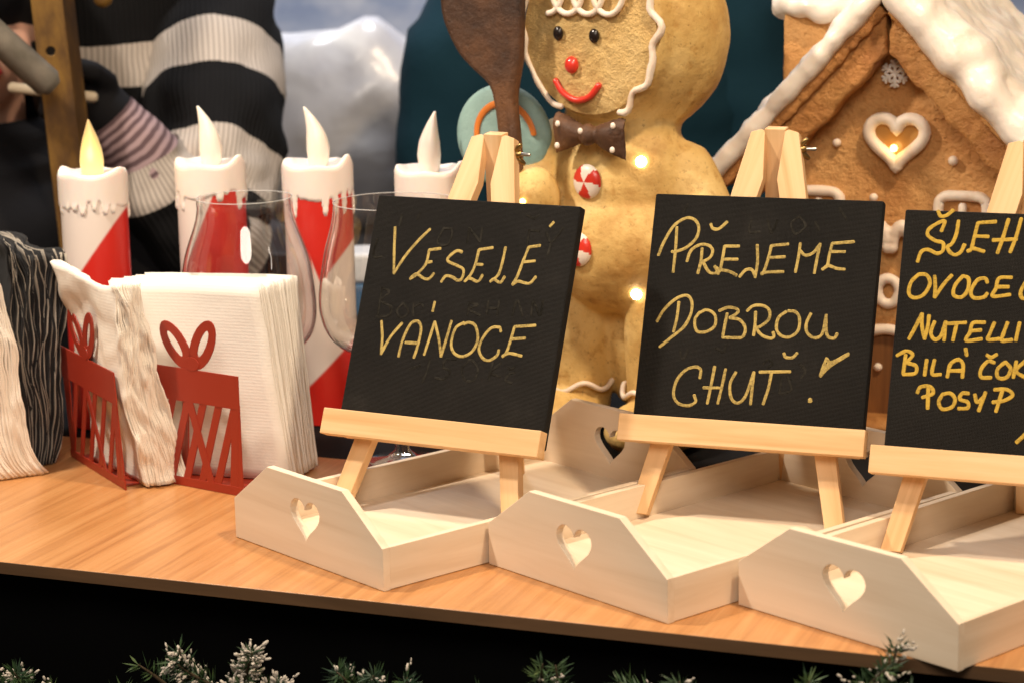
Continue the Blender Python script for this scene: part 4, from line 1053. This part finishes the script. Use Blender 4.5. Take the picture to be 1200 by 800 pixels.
a = hc-s_*.018+u_*.022; b = a-s_*.016+d*.028+u_*.006; gg.capsule(a, b, .0138, .0128, 10); gg.capsule(b, b+d*.024+s_*.010, .0128, .011, 10)
gg.obj('glove', M_glove, p1, remesh=.005, smooth_it=2)
M_trouser = mat('dark_trousers', (.01, .011, .015), .9)
loft('trousers', [(0, .03, Z0+.02), (0, .03, Z0-.08), (0, .03, Z0-.16)], [.19, .20, .19], M_trouser, p1, 40, 5, .7)
for sg in (-1, 1): loft('trousers', [(sg*.09, .03, Z0-.08), (sg*.10, .02, .5), (sg*.10, .02, .09)], [.105, .085, .07], M_trouser, p1, 28, 5)
st = G().tube([(-.020, -.335, Z0+.300), (.075, -.350, Z0+.288)], .0062, 12).obj('stick', mat('pale_stick', (.55, .46, .33), .6)); st.location = p1.location; st.rotation_euler = p1.rotation_euler
set_props(st, 'short pale stick held in the gloved hand of the striped-sweater person', 'stick')
# --- person at the far left: red lips, dark coat
p2 = thing('person', 'person in a black coat at the left edge, only chin and red lips showing', 'person', (-.618, 2.66, -.95), .25)
hz = Z0+.365
make_body(p2, [((0, .02, hz-.22), (0, .03, hz-.55), .10, .13), ((0, .0, hz-.02), (0, .02, hz-.20), .050, .058), ((-.15, .02, hz-.23), (.15, .02, hz-.23), .05, .05), ((.15, .02, hz-.24), (.19, -.02, hz-.48), .048, .04), ((-.15, .02, hz-.24), (-.19, -.02, hz-.48), .048, .04),
    ((.19, -.02, hz-.48), (.10, -.12, hz-.42), .036, .026), ((-.19, -.02, hz-.48), (-.10, -.12, hz-.42), .036, .026), ((-.09, .02, hz-.55), (-.09, .02, .06), .08, .045), ((.09, .02, hz-.55), (.09, .02, .06), .08, .045)], (0, -.01, hz))
face_bits(p2, (0, -.01, hz), (.60, .045, .045), (.006, .005, .005))
hd = G(); hd.ball((0, .004, hz+.060), (.100, .118, .088), 28, 18); hd.ball((0, .040, hz-.02), (.092, .080, .085), 24, 14)
hd.obj('hood', mat('black_hood', (.007, .007, .009), .9, spec=.2), p2, remesh=.006, smooth_it=3, disp=.006, dsize=.05)
M_coat = mat('black_coat', (.007, .007, .009), .9, spec=.2)
n = N(M_coat); a = n.noise(n.coord((1, 1, 1)), 40, 4); n.bump((a, .003, .5))
cw = loft('coat', [(0, .03, hz-.85), (0, .03, hz-.50), (0, .03, hz-.33), (0, .02, hz-.22), (0, .010, hz-.15), (0, .0, hz-.112), (0, -.005, hz-.092)], [.22, .20, .20, .185, .120, .098, .090], M_coat, p2, 48, 6, .72, .014, 8, 21)
for sg in (-1, 1): loft('coat_sleeve', [(sg*.12, .02, hz-.21), (sg*.185, 0, hz-.32), (sg*.20, -.03, hz-.46), (sg*.13, -.11, hz-.43)], [.075, .078, .07, .055], M_coat, cw, 40, 7, 1, .012, 10, 22+sg)
# --- person in the teal jacket behind the figure
p3 = thing('person', 'person in a dark teal fleece jacket standing behind the gingerbread figure', 'person', (.128, 3.02, -.95), .05)
make_body(p3, [((0, .02, Z0+.29), (0, .03, Z0+.0), .10, .12), ((0, .02, Z0+.46), (0, .02, Z0+.36), .056, .064), ((-.14, .02, Z0+.300), (.14, .02, Z0+.300), .042, .042), ((-.15, .02, Z0+.29), (-.215, .0, Z0+.03), .05, .04), ((.15, .02, Z0+.29), (.205, .0, Z0+.03), .05, .04),
    ((-.215, 0, Z0+.03), (-.17, -.12, Z0-.18), .04, .028), ((.215, 0, Z0+.03), (.17, -.12, Z0-.18), .04, .028), ((-.09, .02, Z0), (-.10, .02, .06), .085, .045), ((.09, .02, Z0), (.10, .02, .06), .085, .045)], (0, 0, Z0+.58), [((-.165, -.13, Z0-.22), (0, -.3, -1), 1), ((.165, -.13, Z0-.22), (0, -.3, -1), -1)])
face_bits(p3, (0, 0, Z0+.58), (.45, .12, .10), (.05, .03, .015))
M_teal = mat('teal_fleece', (.004, .026, .042), .9, spec=.2); n = N(M_teal); a = n.noise(n.coord((1, 1, 1)), 60, 4); n.bump((a, .002, .5))
cw = loft('jacket', [(0, .03, Z0-.35), (0, .03, Z0+.02), (0, .03, Z0+.20), (0, .02, Z0+.32), (0, .015, Z0+.40), (0, .01, Z0+.470)], [.225, .215, .215, .20, .145, .080], M_teal, p3, 56, 8, .70, .012, 8, 41)
for sg in (-1, 1): loft('jacket_sleeve', [(sg*.10, .02, Z0+.375), (sg*.170, .01, Z0+.29), (sg*.205, -.01, Z0+.12), (sg*.208, -.04, Z0-.02), (sg*.18, -.12, Z0-.18)], [.075, .088, .078, .07, .055], M_teal, cw, 48, 8, 1, .010, 10, 42+sg)
for x in (-.1, .1): loft('trousers', [(x, .03, Z0-.02), (x, .02, .5), (x, .02, .07)], [.115, .09, .075], M_trouser, p3, 28, 5)

# ---------------------------------------------------------------- plastic bag behind
M_bag = mat('translucent_plastic', (.50, .50, .53), .25, trans=.25); n = N(M_bag); a = n.noise(n.coord((1, 1, 1)), 9, 3, .5, .2); n.bump((a, .02, .3)); n.color(n.ramp(a, [(.35, (.52, .52, .57)), (.55, (.66, .66, .69)), (.75, (.85, .85, .85))]))
rows = []
for i in range(31):
    t_ = pi*i/30; row = []
    for j in range(44):
        a = 2*pi*j/44; sc = 1+.16*fbm((cos(a)*1.6, sin(a)*1.6, i*.13), 1, 3)
        x, y, z = .170*sin(t_)**.6*cos(a)*sc, .08*sin(t_)**.6*sin(a)*sc, .150*cos(t_)+.150
        x += .025*(z-.15); z += .05*fbm((x*7, y*7, 3), 1, 2)*(z/.31)
        row.append(V((x, y, max(.0, z))))
    rows.append(row)
bg_ = G().grid(rows, cu=True).obj('plastic_bag', M_bag); bg_.location = (-.255, 3.42, .0); set_props(bg_, 'crumpled translucent plastic bag, blurred, between the sweater and the teal jacket', 'bag')
sh_ = G().box((-1.2, 3.2, -.95), (1.6, 3.75, -.0005)).obj('rear_cabinet', mat('cabinet_black', (.01, .01, .012), .5), bevel=.004); set_props(sh_, 'dark low cabinet behind the people, the plastic bag on it', 'cabinet')

# ================================================================= FIR GARLAND
M_needle = mat('fir_needle', (.030, .060, .022), .5); n = N(M_needle); i_ = n.node('ShaderNodeTexCoord'); a = n.noise(i_.outputs['Object'], 55, 2)
n.color(n.ramp(a, [(.35, (.012, .035, .016)), (.55, (.035, .075, .025)), (.75, (.09, .13, .04))]))
M_twig = mat('twig', (.06, .04, .02), .8); M_flock = mat('snow_flock', (.50, .45, .39), .9)
n = N(M_flock); a = n.noise(n.coord((1, 1, 1)), 150, 3); n.bump((a, .002, .6))
gar = thing('fir_garland', 'artificial fir garland with snow-flocked tips hanging below the counter edge', 'garland', CO+V((0, 0, 0)), YAW_C)
def sprig(p, d, L, n_, snow, seed):
    rnd = random.Random(seed); d = V(d).normalized(); p = V(p); a = d.orthogonal().normalized(); b = d.cross(a); g = G(); sn = G(); bend = V((rnd.uniform(-.3, .3), rnd.uniform(-.2, .2), rnd.uniform(-.3, .1)))
    path = [p+d*(L*s)+bend*(L*s*s*.5) for s in (0, .25, .5, .75, 1)]
    tw = G().tube(path, [.0018, .0016, .0014, .001, .0006], 6).obj('sprig', M_twig, gar)
    for i in range(n_):
        s = rnd.random(); k = min(int(s*4), 3); c = path[k].lerp(path[k+1], s*4-k); an = rnd.uniform(0, 2*pi); e = (a*cos(an)+b*sin(an))*.8+d*rnd.uniform(.35, .9)
        e.normalize(); ln = rnd.uniform(.014, .024)*(1-.35*s); w_ = rnd.uniform(.0006, .0010); q = e.cross(V((rnd.uniform(-1, 1), rnd.uniform(-1, 1), rnd.uniform(-1, 1)))).normalized()*w_; q2 = e.cross(q).normalized()*w_*.6
        t_ = c+e*ln; m_ = c+e*ln*.5
        g.add([c, m_+q, m_-q, m_+q2, t_], [(0, 1, 3), (0, 3, 2), (1, 4, 3), (3, 4, 2), (0, 2, 1), (1, 2, 4)])
        if rnd.random() < snow:
            for _ in range(4):
                f = rnd.uniform(.35, 1.05); r = rnd.uniform(.0006, .0014); sn.ball(c+e*ln*f+V([rnd.uniform(-.0012, .0012) for _q in range(3)]), (r*rnd.uniform(.7, 1.3), r*rnd.uniform(.7, 1.3), r*rnd.uniform(.9, 2.8)), 5, 4, e.to_track_quat('Z', 'Y').to_matrix())
    g.obj('needles', M_needle, tw, smooth=False, kind='stuff')
    if snow > 0 and sn.v: sn.obj('snow', M_flock, tw, kind='stuff')
SPR = [(-0.2816, -0.0801, 0.12, 150, 0.05), (-0.2562, -0.0894, 0.1, 120, 0.045), (-0.303, -0.079, 0.12, 120, 0.05), (-0.1235, -0.045, 0.12, 50, 0.05), (-0.1014, -0.0466, 0.3, 150, 0.05), (-0.0821, -0.0554, 0.45, 170, 0.05), (-0.062, -0.0614, 0.4, 160, 0.05), (-0.0442, -0.0675, 0.35, 130, 0.05), (-0.1103, -0.0745, 0.1, 70, 0.04), (0.0206, -0.0438, 0.07, 140, 0.04), (0.0415, -0.0442, 0.05, 140, 0.04), (0.0585, -0.0529, 0.06, 100, 0.04), (0.1634, -0.0232, 0.04, 50, 0.05), (0.1796, -0.0343, 0.05, 60, 0.05), (0.1197, -0.0484, 0.1, 40, 0.04), (0.2534, -0.0226, 0.04, 60, 0.045), (0.2754, -0.0233, 0.05, 80, 0.045), (0.349, -0.0148, 0.08, 80, 0.045), (0.373, -0.0151, 0.06, 90, 0.05), (0.3966, -0.0032, 0.05, 90, 0.05), (0.4142, -0.003, 0.08, 90, 0.055), (0.4318, -0.0114, 0.1, 70, 0.05), (-0.1504, -0.0583, 0.1, 40, 0.04), (-0.201, -0.078, 0.1, 40, 0.04), (0.4834, -0.0084, 0.1, 50, 0.04)]
for k, (x, z, snow, n_, L) in enumerate(SPR):
    rnd = random.Random(k); sprig((x, -.012+rnd.uniform(-.01, .01), z-.030), (rnd.uniform(-.7, .7), rnd.uniform(-.9, -.3), rnd.uniform(.5, 1.1)), L, n_, snow, 100+k)
for k in range(34):      # the darker lower row that ties the tips together
    rnd = random.Random(900+k); sprig((-.62+k*.040+rnd.uniform(-.012, .012), .004, -.158+rnd.uniform(-.014, .012)), (rnd.uniform(-.8, .8), rnd.uniform(-.9, -.3), rnd.uniform(.1, .8)), .055, 110, .03, 950+k)
wp = [(x, .012+.004*sin(x*40), -.155+.01*sin(x*9)) for x in [i*.05-1.0 for i in range(50)]]
G().tube(wp, .004, 8).obj('stem', M_twig, gar)
for k in range(46):
    rnd = random.Random(500+k); sprig((-.9+k*.045, .010, -.155), (rnd.uniform(-.8, .8), rnd.uniform(-.9, -.2), rnd.uniform(-.7, .1)), .060, 60, .05, 700+k)
